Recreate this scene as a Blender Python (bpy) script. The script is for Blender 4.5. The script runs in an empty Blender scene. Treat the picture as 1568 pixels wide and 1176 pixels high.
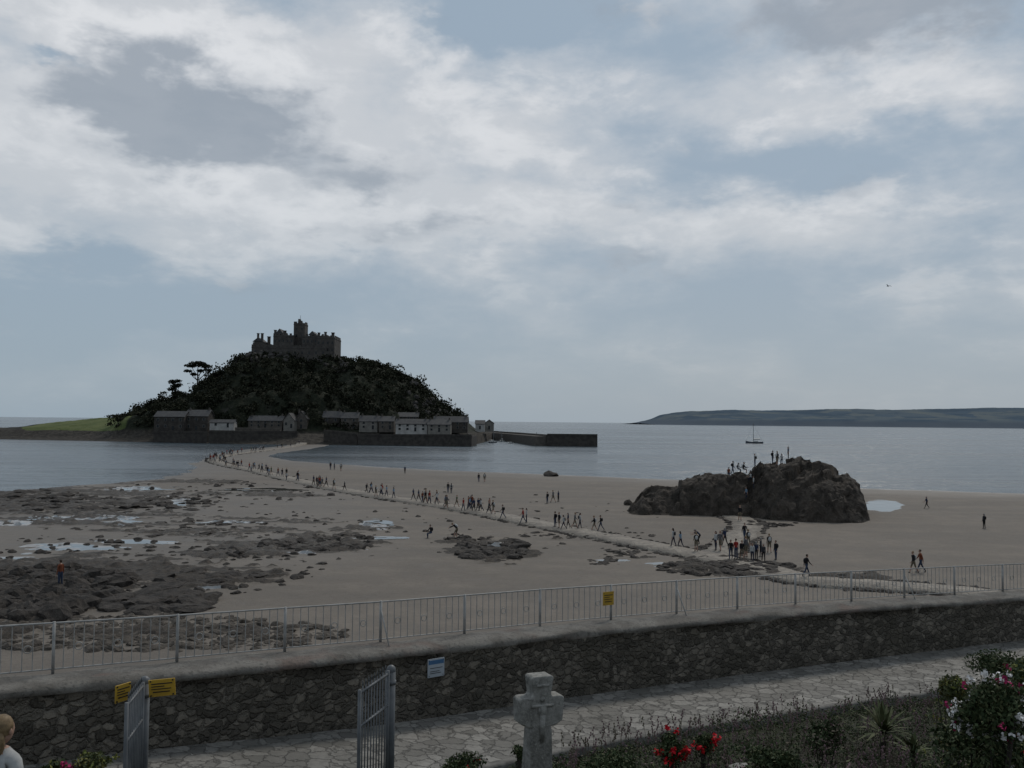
import bpy, bmesh, math, random
import numpy as np
from mathutils import Vector, Matrix, noise as mn
from mathutils.bvhtree import BVHTree
random.seed(7); rng=np.random.default_rng(7)
W,H,F=1568.,1176.,1358.
CZ=11.5
PITCH=math.atan(57.5/F); ROLL=math.radians(0.55)
CM=Matrix.Rotation(math.radians(90)+PITCH,3,'X')@Matrix.Rotation(ROLL,3,'Z')
CMi=CM.inverted()
sc=bpy.context.scene
def ray(px,py): return CM@Vector((px-784,588-py,-F))
def at_z(px,py,z=0.):
    d=ray(px,py); t=(z-CZ)/d.z
    return Vector((d.x*t,d.y*t,z))
def at_D(px,py,D):
    d=ray(px,py); t=D/d.y
    return Vector((d.x*t,D,CZ+d.z*t))
def hor(px): return 638+0.0096*px
def proj_np(x,y,z):
    A=np.array(CMi); P=np.stack([x,y,z-CZ],-1)@A.T
    return 784+P[...,0]/-P[...,2]*F, 588-P[...,1]/-P[...,2]*F

# ---------- noise ----------
def _h(ix,iy,s):
    n=(ix.astype(np.int64)*374761393+iy.astype(np.int64)*668265263+s*974634777)&0xffffffff
    n=((n^(n>>13))*1274126177)&0xffffffff
    n=(n^(n>>16))&0xffffffff
    return n/4294967295.
def vn(x,y,s=0):
    ix=np.floor(x);iy=np.floor(y);fx=x-ix;fy=y-iy
    fx=fx*fx*(3-2*fx);fy=fy*fy*(3-2*fy)
    a=_h(ix,iy,s);b=_h(ix+1,iy,s);c=_h(ix,iy+1,s);d=_h(ix+1,iy+1,s)
    return (a*(1-fx)+b*fx)*(1-fy)+(c*(1-fx)+d*fx)*fy
def fbm(x,y,o=4,s=0):
    r=0;a=.5;t=0
    for i in range(o):
        r=r+a*vn(x,y,s+i*17);t+=a;a*=.5;x=x*2.03+5.1;y=y*2.03+1.7
    return r/t
def sst(a,b,x):
    t=np.clip((x-a)/(b-a),0,1); return t*t*(3-2*t)

# ---------- mesh helpers ----------
def link(ob): sc.collection.objects.link(ob); return ob
def new_mesh(name,v,f,mats=(),mi=None,smooth=False,parent=None):
    me=bpy.data.meshes.new(name)
    me.from_pydata([tuple(p) for p in v],[],[tuple(q) for q in f])
    for m in mats: me.materials.append(m)
    if mi is not None: me.polygons.foreach_set('material_index',list(mi))
    if smooth: me.polygons.foreach_set('use_smooth',[True]*len(me.polygons))
    me.update()
    ob=link(bpy.data.objects.new(name,me))
    if parent: ob.parent=parent
    return ob
def grid_mesh(name,X,Y,Z,mats,attrs={},smooth=True):
    n,m=X.shape
    co=np.stack([X,Y,Z],-1).reshape(-1,3).astype(np.float32)
    idx=np.arange(n*m).reshape(n,m)
    q=np.stack([idx[:-1,:-1],idx[:-1,1:],idx[1:,1:],idx[1:,:-1]],-1).reshape(-1,4)
    return raw_quads(name,co,q,mats,None,attrs,smooth)
def raw_quads(name,co,q,mats,mi=None,attrs={},smooth=False):
    me=bpy.data.meshes.new(name)
    me.vertices.add(len(co)); me.vertices.foreach_set('co',np.asarray(co,np.float32).ravel())
    me.loops.add(q.size); me.loops.foreach_set('vertex_index',q.ravel().astype(np.int32))
    me.polygons.add(len(q)); me.polygons.foreach_set('loop_start',np.arange(0,q.size,4,dtype=np.int32))
    me.polygons.foreach_set('loop_total',np.full(len(q),4,np.int32))
    for m_ in mats: me.materials.append(m_)
    if mi is not None: me.polygons.foreach_set('material_index',np.asarray(mi,np.int32))
    if smooth: me.polygons.foreach_set('use_smooth',np.ones(len(q),bool))
    for k,a in attrs.items():
        at=me.attributes.new(k,'FLOAT','POINT'); at.data.foreach_set('value',np.asarray(a,np.float32).ravel())
    me.update(calc_edges=True); me.validate()
    return link(bpy.data.objects.new(name,me))
def empty(name,loc=(0,0,0)):
    e=bpy.data.objects.new(name,None); e.empty_display_size=.3; e.location=loc; return link(e)
def quad_cloud(name,C,size,mats,mi=None,aspect=.6,up=0.,link_=True):
    """many leaf-sized quads"""
    n=len(C); C=np.asarray(C,float); size=np.broadcast_to(size,(n,)).astype(float)
    a=rng.normal(size=(n,3)); a[:,2]+=up; a/=np.linalg.norm(a,axis=1)[:,None]
    b=rng.normal(size=(n,3)); b-= (b*a).sum(1)[:,None]*a; b/=np.linalg.norm(b,axis=1)[:,None]
    a=a*size[:,None]*.5; b=b*size[:,None]*.5*aspect
    co=np.stack([C-a,C+b*.9-a*.1,C+a,C-b*.9-a*.1],1).reshape(-1,3)
    q=np.arange(4*n).reshape(n,4)
    return raw_quads(name,co,q,mats,mi)
class MB:
    def __init__(s): s.v=[];s.f=[];s.m=[]
    def add(s,v,f,m=0):
        o=len(s.v); s.v+= [tuple(p) for p in v]; s.f+=[tuple(i+o for i in q) for q in f]; s.m+=[m]*len(f)
    def box(s,a,b,m=0,M=None):
        x0,y0,z0=a;x1,y1,z1=b
        v=[Vector(p) for p in [(x0,y0,z0),(x1,y0,z0),(x1,y1,z0),(x0,y1,z0),(x0,y0,z1),(x1,y0,z1),(x1,y1,z1),(x0,y1,z1)]]
        if M is not None: v=[M@p for p in v]
        s.add(v,[(0,3,2,1),(4,5,6,7),(0,1,5,4),(1,2,6,5),(2,3,7,6),(3,0,4,7)],m)
    def tube(s,p0,p1,r0,r1,m=0,n=8,cap=True):
        p0=Vector(p0);p1=Vector(p1);d=(p1-p0)
        if d.length<1e-6: return
        d.normalize(); u=d.orthogonal().normalized(); w=d.cross(u)
        v=[];f=[]
        for p,r in((p0,r0),(p1,r1)):
            for i in range(n):
                a=2*math.pi*i/n; v.append(p+u*math.cos(a)*r+w*math.sin(a)*r)
        for i in range(n): f.append((i,(i+1)%n,n+(i+1)%n,n+i))
        if cap: f.append(tuple(range(n-1,-1,-1))); f.append(tuple(range(n,2*n)))
        s.add(v,f,m)
    def ell(s,c,r,m=0,nu=12,nv=8,M=None):
        v=[];f=[]
        for j in range(nv+1):
            t=math.pi*j/nv
            for i in range(nu):
                a=2*math.pi*i/nu
                p=Vector((r[0]*math.sin(t)*math.cos(a),r[1]*math.sin(t)*math.sin(a),r[2]*math.cos(t)))
                if M is not None:p=M@p
                v.append(p+Vector(c))
        for j in range(nv):
            for i in range(nu):
                f.append((j*nu+i,(j+1)*nu+i,(j+1)*nu+(i+1)%nu,j*nu+(i+1)%nu))
        s.add(v,f,m)
    def prism(s,poly,y0,y1,m=0,M=None):
        n=len(poly); v=[Vector((x,y0,z)) for x,z in poly]+[Vector((x,y1,z)) for x,z in poly]
        if M is not None: v=[M@p for p in v]
        f=[tuple(range(n)),tuple(range(2*n-1,n-1,-1))]+[(i,n+i,n+(i+1)%n,(i+1)%n) for i in range(n)]
        s.add(v,f,m)
    def obj(s,name,mats,smooth=False,parent=None): return new_mesh(name,s.v,s.f,mats,s.m,smooth,parent)

# ---------- material helpers ----------
class NT:
    def __init__(s,nt): s.nt=nt
    def n(s,t,**k):
        nd=s.nt.nodes.new(t)
        for a,b in k.items(): setattr(nd,a,b)
        return nd
    def L(s,a,b): s.nt.links.new(a,b)
    def put(s,sock,v):
        if isinstance(v,(int,float)): sock.default_value=v
        elif isinstance(v,(tuple,list)):
            sock.default_value=tuple(v)+((1.,) if len(v)==3 and sock.type=='RGBA' else ())
        else: s.L(v,sock)
    def m(s,op,a,b=None,c=None,clamp=False):
        nd=s.n('ShaderNodeMath',operation=op); nd.use_clamp=clamp
        s.put(nd.inputs[0],a)
        if b is not None: s.put(nd.inputs[1],b)
        if c is not None: s.put(nd.inputs[2],c)
        return nd.outputs[0]
    def mix(s,f,a,b,bt='MIX'):
        nd=s.n('ShaderNodeMix',data_type='RGBA',blend_type=bt)
        s.put(nd.inputs[0],f); s.put(nd.inputs[6],a); s.put(nd.inputs[7],b)
        return nd.outputs[2]
    def ss(s,x,a,b,o0=0.,o1=1.):
        nd=s.n('ShaderNodeMapRange',interpolation_type='SMOOTHSTEP')
        s.put(nd.inputs[0],x); nd.inputs[1].default_value=a; nd.inputs[2].default_value=b
        nd.inputs[3].default_value=o0; nd.inputs[4].default_value=o1
        return nd.outputs[0]
    def noise(s,vec,scale,detail=5,rough=.55,dist=0.,out=0):
        nd=s.n('ShaderNodeTexNoise'); s.L(vec,nd.inputs['Vector'])
        nd.inputs['Scale'].default_value=scale; nd.inputs['Detail'].default_value=detail
        nd.inputs['Roughness'].default_value=rough; nd.inputs['Distortion'].default_value=dist
        return nd.outputs[out]
    def vor(s,vec,scale,feature='F1',out='Distance'):
        nd=s.n('ShaderNodeTexVoronoi',feature=feature); s.L(vec,nd.inputs['Vector'])
        nd.inputs['Scale'].default_value=scale
        return nd.outputs[out]
    def mapv(s,vec,sc_=(1,1,1),loc=(0,0,0)):
        nd=s.n('ShaderNodeMapping'); s.L(vec,nd.inputs[0]); nd.inputs['Scale'].default_value=sc_; nd.inputs['Location'].default_value=loc
        return nd.outputs[0]
    def attr(s,name): return s.n('ShaderNodeAttribute',attribute_name=name).outputs['Fac']
    def bump(s,h,st,dist):
        nd=s.n('ShaderNodeBump'); s.L(h,nd.inputs['Height']); s.put(nd.inputs['Strength'],st); nd.inputs['Distance'].default_value=dist
        return nd.outputs[0]
def newmat(name):
    m=bpy.data.materials.new(name); m.use_nodes=True; b=NT(m.node_tree)
    p=m.node_tree.nodes['Principled BSDF']; pos=b.n('ShaderNodeTexCoord').outputs['Object']
    return m,b,p,pos
def smat(name,c1,c2=None,scale=3.,rough=.8,bump=.3,bs=12.,bd=.02,metal=0.,spec=.3):
    m,b,p,pos=newmat(name)
    c2=c2 or tuple(x*.65 for x in c1)
    n=b.noise(pos,scale,4,.6)
    b.L(b.mix(b.ss(n,.35,.65),c1,c2),p.inputs['Base Color'])
    p.inputs['Roughness'].default_value=rough; p.inputs['Metallic'].default_value=metal
    p.inputs['Specular IOR Level'].default_value=spec
    if bump: b.L(b.bump(b.noise(pos,bs,4,.6),bump,bd),p.inputs['Normal'])
    return m

# ================= CAMERA / WORLD / SUN =================
cam=bpy.data.cameras.new('camera'); co=link(bpy.data.objects.new('camera',cam))
cam.sensor_width=36; cam.lens=36*F/W; cam.clip_end=60000; cam.clip_start=.1
co.matrix_world=Matrix.Translation((0,0,CZ))@CM.to_4x4()
sc.camera=co
sc.view_settings.view_transform='Standard'; sc.view_settings.look='None'; sc.view_settings.exposure=0
SUN_EL=math.radians(48); SUN_AZ=math.radians(25)   # in front of the viewer, slightly right
sun=bpy.data.lights.new('sun','SUN'); sun.energy=1.25; sun.angle=math.radians(12); sun.color=(1,.93,.83)
so=link(bpy.data.objects.new('sun',sun))
sd_=Vector((math.sin(SUN_AZ)*math.cos(SUN_EL),math.cos(SUN_AZ)*math.cos(SUN_EL),math.sin(SUN_EL)))
so.rotation_euler=sd_.to_track_quat('Z','Y').to_euler(); so.location=(0,0,80)

w=bpy.data.worlds.new('World'); sc.world=w; w.use_nodes=True; b=NT(w.node_tree)
try:
    w.cycles.sampling_method='MANUAL'; w.cycles.sample_map_resolution=256
except Exception as ex: print(ex)
bg=w.node_tree.nodes['Background']; bg.inputs['Strength'].default_value=.1
sky=b.n('ShaderNodeTexSky',sky_type='NISHITA'); sky.sun_disc=False
sky.sun_elevation=SUN_EL; sky.sun_rotation=SUN_AZ; sky.dust_density=2.
tc=b.n('ShaderNodeTexCoord').outputs['Generated']
sp=b.n('ShaderNodeSeparateXYZ'); b.L(tc,sp.inputs[0])
az=b.m('ARCTAN2',sp.outputs[0],sp.outputs[1]); el=b.m('ARCSINE',b.m('MAXIMUM',sp.outputs[2],0.))
cv=b.n('ShaderNodeCombineXYZ'); b.L(az,cv.inputs[0]); b.L(b.m('MULTIPLY',b.m('POWER',el,.85),2.0),cv.inputs[1]); cv=cv.outputs[0]
wn=b.noise(cv,7.,5,.6,0,1)
sw=b.n('ShaderNodeSeparateXYZ'); b.L(wn,sw.inputs[0])
azw=b.m('ADD',az,b.m('MULTIPLY_ADD',sw.outputs[0],.26,-.13)); elw=b.m('ADD',el,b.m('MULTIPLY_ADD',sw.outputs[1],.13,-.065))
def blob(px,py,rx,ry,amp):
    d=ray(px,py).normalized(); a0=math.atan2(d.x,d.y); e0=math.asin(max(d.z,0))
    u=b.m('MULTIPLY',b.m('SUBTRACT',azw,a0),F/rx); v=b.m('MULTIPLY',b.m('SUBTRACT',elw,e0),F/ry)
    r=b.m('MULTIPLY_ADD',u,u,b.m('MULTIPLY',v,v))
    return b.m('MULTIPLY',b.m('POWER',2.718,b.m('MULTIPLY',r,-1.)),amp)
def total(lst):
    t=None
    for q in lst:
        o=blob(*q); t=o if t is None else b.m('ADD',t,o)
    return t
n1=b.noise(cv,4.2,6,.56,.2); n2=b.noise(b.mapv(cv,loc=(3.1,1.7,.4)),9.,5,.6,.2)
white=total([(190,50,170,45,.3),(350,90,230,60,.32),(30,170,160,80,.34),(640,200,280,70,.26),(300,290,380,50,.30),(1100,170,130,70,.14),
 (1490,140,160,60,.3),(1150,340,520,60,.18),(700,330,300,40,.2),(120,360,250,30,.2),(70,84,60,12,-.34),(820,30,110,40,-.4),(1290,235,250,50,-.28),(80,455,330,45,-.30),(1450,400,220,50,-.1)])
cover=b.m('ADD',b.m('MULTIPLY_ADD',n1,.85,white),b.m('MULTIPLY',n2,.35))
cm=b.ss(cover,.46,.86)
dark=total([(225,165,165,62,.72),(330,190,130,40,.38),(530,262,130,38,.4),(640,345,150,20,.34),(955,315,60,20,.3),
 (1000,395,170,18,.3),(1360,5,240,40,.66),(1510,30,70,34,.35),(470,150,60,30,.3)])
dk=b.ss(b.m('ADD',dark,b.m('MULTIPLY_ADD',n2,1.5,-.75)),.08,.60)
col=b.mix(cm,(.30,.385,.475),(.585,.61,.64))
col=b.mix(b.m('MULTIPLY',b.ss(b.m('MULTIPLY_ADD',n1,.6,b.m('ADD',n2,b.m('MULTIPLY',white,.5))),.84,1.1),.75),col,(.80,.81,.825))
col=b.mix(b.m('MULTIPLY',dk,.84),col,(.27,.315,.37))
hz=b.m('POWER',2.718,b.m('MULTIPLY',b.m('POWER',b.m('MULTIPLY',el,6.2),1.6),-1.))
hzc=b.mix(b.ss(az,-.45,.3),(.31,.385,.45),(.335,.39,.44))
col=b.mix(b.m('MULTIPLY',hz,.93),col,hzc)
c10=b.n('ShaderNodeVectorMath',operation='SCALE'); b.L(col,c10.inputs[0]); c10.inputs['Scale'].default_value=10.
b.L(b.mix(.06,c10.outputs[0],sky.outputs[0]),bg.inputs['Color'])

# ================= SEA =================
m_sea,b,p,pos=newmat('sea_water')
p.inputs['IOR'].default_value=1.33
h=b.m('ADD',b.noise(b.mapv(pos,(.25,.8,1)),1.,4,.6),b.m('MULTIPLY',b.noise(b.mapv(pos,(.03,.10,1)),1.,4,.65),5.))
b.L(b.bump(h,.8,.45),p.inputs['Normal'])
pa=b.noise(b.mapv(pos,(.003,.016,1)),1.,5,.6)
b.L(b.ss(pa,.3,.7,.12,.30),p.inputs['Roughness'])
p.inputs['Specular IOR Level'].default_value=.42
b.L(b.mix(b.ss(pa,.35,.65),(.026,.040,.050),(.048,.065,.077)),p.inputs['Base Color'])
S=40000
new_mesh('sea',[(-S,-S/2,0),(S,-S/2,0),(S,S,0),(-S,S,0)],[(0,1,2,3)],[m_sea])

# ================= BEACH =================
shore=[(-700,790),(-300,763),(0,752),(100,743),(180,740),(262,731),(296,718),(306,706),(325,698),(360,690),(400,686),(440,682),(450,676),
 (520,676),(500,683),(470,688),(425,694),(410,699),(450,706),(520,711),(600,716),(700,721),(830,726),(1000,733),(1150,739),(1300,747),(1568,756),(2100,774)]
poly=[at_z(x,y) for x,y in shore]
poly=[Vector((-200,poly[0].y,0))]+poly+[Vector((250,poly[-1].y,0)),Vector((250,-60,0)),Vector((-200,-60,0))]
PX=np.array([q.x for q in poly]);PY=np.array([q.y for q in poly])
def sdist(x,y):
    d=np.full(x.shape,1e9); ins=np.zeros(x.shape,bool)
    for i in range(len(PX)):
        x0,y0,x1,y1=PX[i],PY[i],PX[(i+1)%len(PX)],PY[(i+1)%len(PX)]
        dx,dy=x1-x0,y1-y0
        t=np.clip(((x-x0)*dx+(y-y0)*dy)/(dx*dx+dy*dy+1e-9),0,1)
        d=np.minimum(d,np.hypot(x-x0-t*dx,y-y0-t*dy))
        if y0!=y1:
            c=((y0>y)!=(y1>y))&(x<(x1-x0)*(y-y0)/(y1-y0)+x0); ins^=c
    return np.where(ins,d,-d)
NR,NC=560,640
ys=28*np.exp(np.linspace(0,math.log(470/28.),NR)); s=np.linspace(-1,1,NC)
Y=np.repeat(ys[:,None],NC,1); X=s[None,:]*(Y*.68+22)
px,py=proj_np(X,Y,np.zeros_like(X))
sdd=sdist(X,Y)+(fbm(X*.12,Y*.12,4,3)-.5)*np.where(px<300,9,2.2)
def ells(lst):
    r=np.full(px.shape,-1.)
    for cx,cy,rx,ry in lst: r=np.maximum(r,1-((px-cx)/rx)**2-((py-cy)/ry)**2)
    return r
R=ells([(290,885,130,20),(230,930,100,18),(80,900,150,34),(60,925,130,40),(420,843,110,12),(500,832,90,12),(60,770,110,22),(130,790,170,16),(290,815,150,9),
  (755,845,70,24),(1110,872,110,14),(700,828,60,8),(180,762,160,12),(330,850,60,8),(900,826,70,5),(560,812,50,8),(40,755,60,8),(430,760,60,5),(200,970,260,20),(120,870,170,16),(380,800,120,7),(1300,888,60,6),(250,740,120,5)])
Pm=ells([(180,797,34,9),(250,770,50,6),(345,803,60,4),(110,840,90,5),(577,805,26,8),(210,750,70,5),(140,905,60,14),(490,845,80,6),(60,775,70,5),
  (930,858,40,6),(1000,868,30,5),(300,900,90,4),(760,842,40,6),(90,800,110,7),(30,855,60,6),(200,832,60,5),(400,752,60,3),(560,826,60,4),(120,880,80,6)])
stk=fbm(X*.10,Y*.22,5,11)
fine=fbm(X*.5,Y*1.1,4,23)
leftz=sst(700,420,px)*sst(735,760,py)*sst(900,840,py)
rock=sst(.0,.35,np.clip(R,-.6,1)*.5+(stk-.5)*2.2+(fine-.5)*1.9-.08+leftz*.12)*sst(-.5,.0,R+leftz*.7)
pool=sst(.15,.4,np.clip(Pm,-.6,1)*.55+(fbm(X*.2,Y*.6,4,41)-.5)*2.2+.02+leftz*.1)*sst(-.45,.05,Pm+leftz*.5)*(1-sst(.6,1,rock)*.6)
pool=np.maximum(pool,sst(0,.4,ells([(1352,776,34,10)])+ (fine-.5)*.9))
Z=np.clip(sdd*.035,-1.5,.14)+(fbm(X*.05,Y*.05,3,5)-.5)*.16*sst(0,6,sdd)
Z=Z+rock*(.06+.5*np.clip(fbm(X*1.1,Y*1.1,4,77)-.42,0,1)*1.6)*sst(0,5,sdd)-pool*.04+(fbm(X*.8,Y*.8,3,91)-.5)*.05*sst(2,8,sdd)
wet=np.clip(1-sdd/22,0,1)*(.6+.8*(stk-.3)); wet=np.maximum(wet,leftz*.55)
foam=np.exp(-((sdd-.9)/1.1)**2)*np.where(px>380,.85,.2)*np.where(px<520,.6,1)
m_b,b,p,pos=newmat('wet_sand')
ar=b.attr('rock');ap=b.attr('pool');aw=b.attr('wet');af=b.attr('foam')
nA=b.noise(pos,.35,5,.6); nB=b.noise(pos,3.,5,.65); nC=b.noise(pos,14.,3,.6)
nL=b.noise(b.mapv(pos,(.05,.16,1)),1.,4,.6)
sand=b.mix(b.ss(nA,.3,.7),(.165,.139,.113),(.125,.106,.087))
sand=b.mix(b.m('MULTIPLY',b.ss(nL,.42,.62),.45),sand,(.095,.083,.071))
sand=b.mix(b.m('MULTIPLY',b.ss(nB,.45,.75),.45),sand,(.075,.064,.053))
sand=b.mix(b.m('MULTIPLY',aw,.5,clamp=True),sand,(.092,.084,.075))
rk=b.mix(b.ss(nB,.35,.65),(.018,.015,.012),(.060,.047,.036))
rk=b.mix(b.m('MULTIPLY',b.ss(nC,.55,.7),.4),rk,(.10,.088,.075))
rm=b.ss(b.m('ADD',ar,b.m('MULTIPLY_ADD',nB,1.3,-.65)),.40,.54)
c=b.mix(rm,sand,rk)
pm=b.ss(b.m('ADD',ap,b.m('MULTIPLY_ADD',nB,.7,-.35)),.48,.56)
c=b.mix(pm,c,(.07,.068,.062))
fm=b.m('MULTIPLY',b.ss(b.m('ADD',af,b.m('MULTIPLY_ADD',nA,1.2,-.6)),.55,.8),.6)
c=b.mix(fm,c,(.45,.47,.48))
b.L(c,p.inputs['Base Color'])
rg=b.m('SUBTRACT',.85,b.m('MULTIPLY',aw,.35)); rg=b.m('SUBTRACT',rg,b.m('MULTIPLY',b.ss(nA,.5,.8),.15))
rgm=b.n('ShaderNodeMix'); b.L(pm,rgm.inputs[0]); b.L(rg,rgm.inputs[2]); rgm.inputs[3].default_value=.05
b.L(rgm.outputs[0],p.inputs['Roughness'])
b.L(b.m('MULTIPLY_ADD',pm,.65,.35),p.inputs['Specular IOR Level'])
hh=b.m('ADD',b.m('MULTIPLY',nB,.6),b.m('MULTIPLY',nC,b.m('ADD',.25,b.m('MULTIPLY',rm,1.2))))
b.L(b.bump(hh,b.m('MULTIPLY',b.m('SUBTRACT',1.,pm),.6),.16),p.inputs['Normal'])
beach=grid_mesh('beach',X,Y,Z,[m_b],{'rock':rock,'pool':pool,'wet':wet,'foam':foam})

# ================= ROCK MATERIALS =================
def rockmat(name,a,bb,cc,s1=.7):
    m,b,p,pos=newmat(name)
    n=b.noise(pos,s1,6,.65); v=b.vor(pos,s1*2.2); n3=b.noise(pos,s1*7,5,.7)
    c=b.mix(b.ss(n,.35,.62),a,bb); c=b.mix(b.m('MULTIPLY',b.ss(n3,.5,.75),.6),c,cc)
    b.L(c,p.inputs['Base Color']); p.inputs['Roughness'].default_value=.85; p.inputs['Specular IOR Level'].default_value=.25
    b.L(b.bump(b.m('ADD',b.m('ADD',n3,n),b.m('MULTIPLY',v,.8)),.9,.25/s1*.6),p.inputs['Normal'])
    return m
m_rock=rockmat('dark_craggy_rock',(.024,.020,.016),(.062,.050,.040),(.125,.105,.086))
m_brock=rockmat('beach_boulder_stone',(.019,.016,.014),(.055,.046,.039),(.13,.117,.102),1.6)
m_cobble=rockmat('foreshore_cobble',(.045,.038,.031),(.10,.084,.068),(.15,.135,.118),1.8)

# Chapel rock (craggy stack)
silr=[(962,788),(970,774),(980,758),(1000,750),(1030,744),(1060,737),(1082,729),(1100,723),(1130,722),(1146,731),(1160,720),(1172,711),(1200,707),(1240,709),(1272,716),(1298,725),(1310,741),(1320,765),(1326,790),(1330,800)]
DR=113.
sx=[at_D(x,y,DR).x for x,y in silr]; sz=[at_D(x,y,DR).z for x,y in silr]
gx=np.linspace(sx[0]-2,sx[-1]+1.5,360); gy=np.linspace(DR-11,DR+11,210)
GX,GY=np.meshgrid(gx,gy)
XN=GX*DR/GY
wx=XN+(fbm(GX*.5,GY*.5,3,61)-.5)*1.6; wy=GY+(fbm(GX*.5,GY*.5,3,67)-.5)*3.0
env=np.interp(wx,sx,sz)*.96; tt=np.clip((XN-sx[0])/(sx[-1]-sx[0]),0,1)
yc=DR+1.5-2.0*tt; wd=4.2+4.6*sst(.35,.75,tt)
g=np.clip(1-np.abs((wy-yc)/wd)**2.,0,1)**.8*sst(-.4,.4,XN-sx[0])*sst(-.4,.6,sx[-1]-XN)
hgt=np.clip(env,0,None)*g
def facets(cs,sd,ang):
    ca,sa_=math.cos(ang),math.sin(ang); U=(GX*ca+GY*sa_)/1.7; Vv=-GX*sa_+GY*ca
    best=np.full(GX.shape,1e9); off=np.zeros_like(GX); ix=np.floor(U/cs);iy=np.floor(Vv/cs)
    for dx in(-1,0,1):
        for dy in(-1,0,1):
            cx=ix+dx;cy=iy+dy; fx=(cx+_h(cx,cy,1+sd))*cs;fy=(cy+_h(cx,cy,2+sd))*cs
            d=np.hypot(U-fx,(Vv-fy)); o=(_h(cx,cy,3+sd)-.5)*cs*.75+(U-fx)*(_h(cx,cy,4+sd)-.3)*1.1+(Vv-fy)*(_h(cx,cy,5+sd)-.6)*1.1
            k=d<best; best=np.where(k,d,best); off=np.where(k,o,off)
    return off
off=facets(2.2,0,.5)+facets(.9,50,1.2)*.8
hgt=hgt+(off*.8+(fbm(GX*1.3,GY*1.3,4,71)-.5)*.7)*sst(0,.35,g)*(.45+.065*np.clip(env,0,6))
hgt=np.where(g<=0.001,-.4,hgt)-.05
rk_ob=grid_mesh('rock_outcrop',GX,GY,hgt,[m_rock],smooth=False)
for v in rk_ob.data.vertices:
    q=v.co
    if q.z>-.3:
        n=mn.noise_vector(q*.8)*.3+mn.noise_vector(q*2.3)*.14
        v.co=q+Vector((n.x,n.y,n.z*.5))
rk_ob.data.update()

# boulders
ico=bmesh.new(); bmesh.ops.create_icosphere(ico,subdivisions=2,radius=1); icv=[v.co.copy() for v in ico.verts]; icf=[[v.index for v in f.verts] for f in ico.faces]
def boulders(name,lst,flat=.55,mat=m_brock):
    mb=MB()
    for (x,y,z,r) in lst:
        sd=Vector((random.random()*99,random.random()*99,0)); a=random.random()*6.3
        ex=random.uniform(.8,1.5)
        Mr=Matrix.Rotation(a,3,'Z')@Matrix.Rotation(random.uniform(-.3,.3),3,'Y')
        vs=[]
        for q in icv:
            k=1+.55*mn.noise(q*1.1+sd)+.3*mn.noise(q*2.7+sd)
            t=Vector((q.x*ex*k,q.y*k,max(q.z,-.5)*flat*k)); vs.append(Mr@t*r+Vector((x,y,z+r*flat*.35)))
        mb.add(vs,icf)
    return mb.obj(name,[mat])
def cluster(cx,cy,rx,ry,n,r0,r1):
    o=[]
    for i in range(n):
        a=random.random()*6.3; k=random.random()**.6
        q=at_z(cx+rx*k*math.cos(a),cy+ry*k*math.sin(a)); o.append((q.x,q.y,.02,random.uniform(r0,r1)*random.uniform(.5,1)))
    return o
boulders('boulder_cluster',cluster(755,845,58,18,170,.25,.85)+cluster(700,826,25,5,24,.2,.7))
boulders('boulder_cluster',cluster(1110,873,105,12,280,.2,.7)+cluster(1165,806,45,4,40,.3,.7))
boulders('boulder_cluster',cluster(80,900,120,28,260,.2,.85)+cluster(50,930,90,25,190,.25,1.0)+cluster(110,895,90,14,60,.4,1.0),.75)
boulders('rock_ledge',cluster(240,928,80,14,60,.5,1.5)+cluster(310,888,90,10,26,.5,1.2),.32)
boulders('boulder_cluster',cluster(480,838,90,10,190,.2,.7)+cluster(360,850,60,6,60,.2,.7)+cluster(500,826,70,4,50,.2,.6),.6)
boulders('rock_ledge',cluster(150,775,180,16,260,.3,1.3)+cluster(50,765,80,12,90,.4,1.6)+cluster(300,812,150,14,160,.2,.9),.28)
boulders('scattered_rocks',cluster(500,800,480,60,330,.12,.45)+cluster(320,760,190,20,160,.15,.7)+cluster(900,822,110,6,110,.12,.45)+cluster(1000,790,250,30,30,.12,.35)+[(at_z(843,730).x,at_z(843,730).y,0,1.4)]+cluster(1320,888,45,5,60,.2,.5)+cluster(250,860,260,60,420,.12,.5),.6)
boulders('boulder_cluster',cluster(960,850,50,12,50,.15,.6)+cluster(930,862,30,8,30,.2,.55),.45)
boulders('cobble_foreshore',cluster(200,975,340,28,1100,.13,.45),.6,m_cobble)
boulders('boulder_cluster',[(at_D(x,790,108).x+random.uniform(-.3,.3),at_z(x,yy).y,0,random.uniform(.4,1.3)) for x,yy in [(1000,778),(1020,781),(1045,783),(1070,786),(1100,790),(1180,797),(1220,799),(1250,799),(1290,797),(1305,795),(985,775)]],.7,m_rock)

# ================= CAUSEWAY =================
def catmull(P,n=12):
    out=[]
    for i in range(len(P)-1):
        a=P[max(i-1,0)];b_=P[i];c=P[i+1];d=P[min(i+2,len(P)-1)]
        for k in range(n):
            t=k/n
            out.append(.5*((2*b_)+(c-a)*t+(2*a-5*b_+4*c-d)*t*t+(3*b_-a-3*c+d)*t**3))
    out.append(P[-1]); return out
m_cw,b,p,pos=newmat('granite_setts')
v=b.vor(pos,1.6,'DISTANCE_TO_EDGE'); vc=b.vor(pos,1.6,'F1','Color'); n=b.noise(pos,.5,5,.6); hs=b.n('ShaderNodeSeparateColor'); b.L(vc,hs.inputs[0])
c=b.mix(hs.outputs[0],(.17,.145,.118),(.25,.218,.178)); c=b.mix(b.ss(n,.4,.7),c,(.125,.107,.088)); c=b.mix(b.ss(v,.0,.06,.8,0),c,(.06,.053,.045))
b.L(c,p.inputs['Base Color']); p.inputs['Roughness'].default_value=.8; b.L(b.bump(b.ss(v,0,.1),.6,.06),p.inputs['Normal'])
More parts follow.
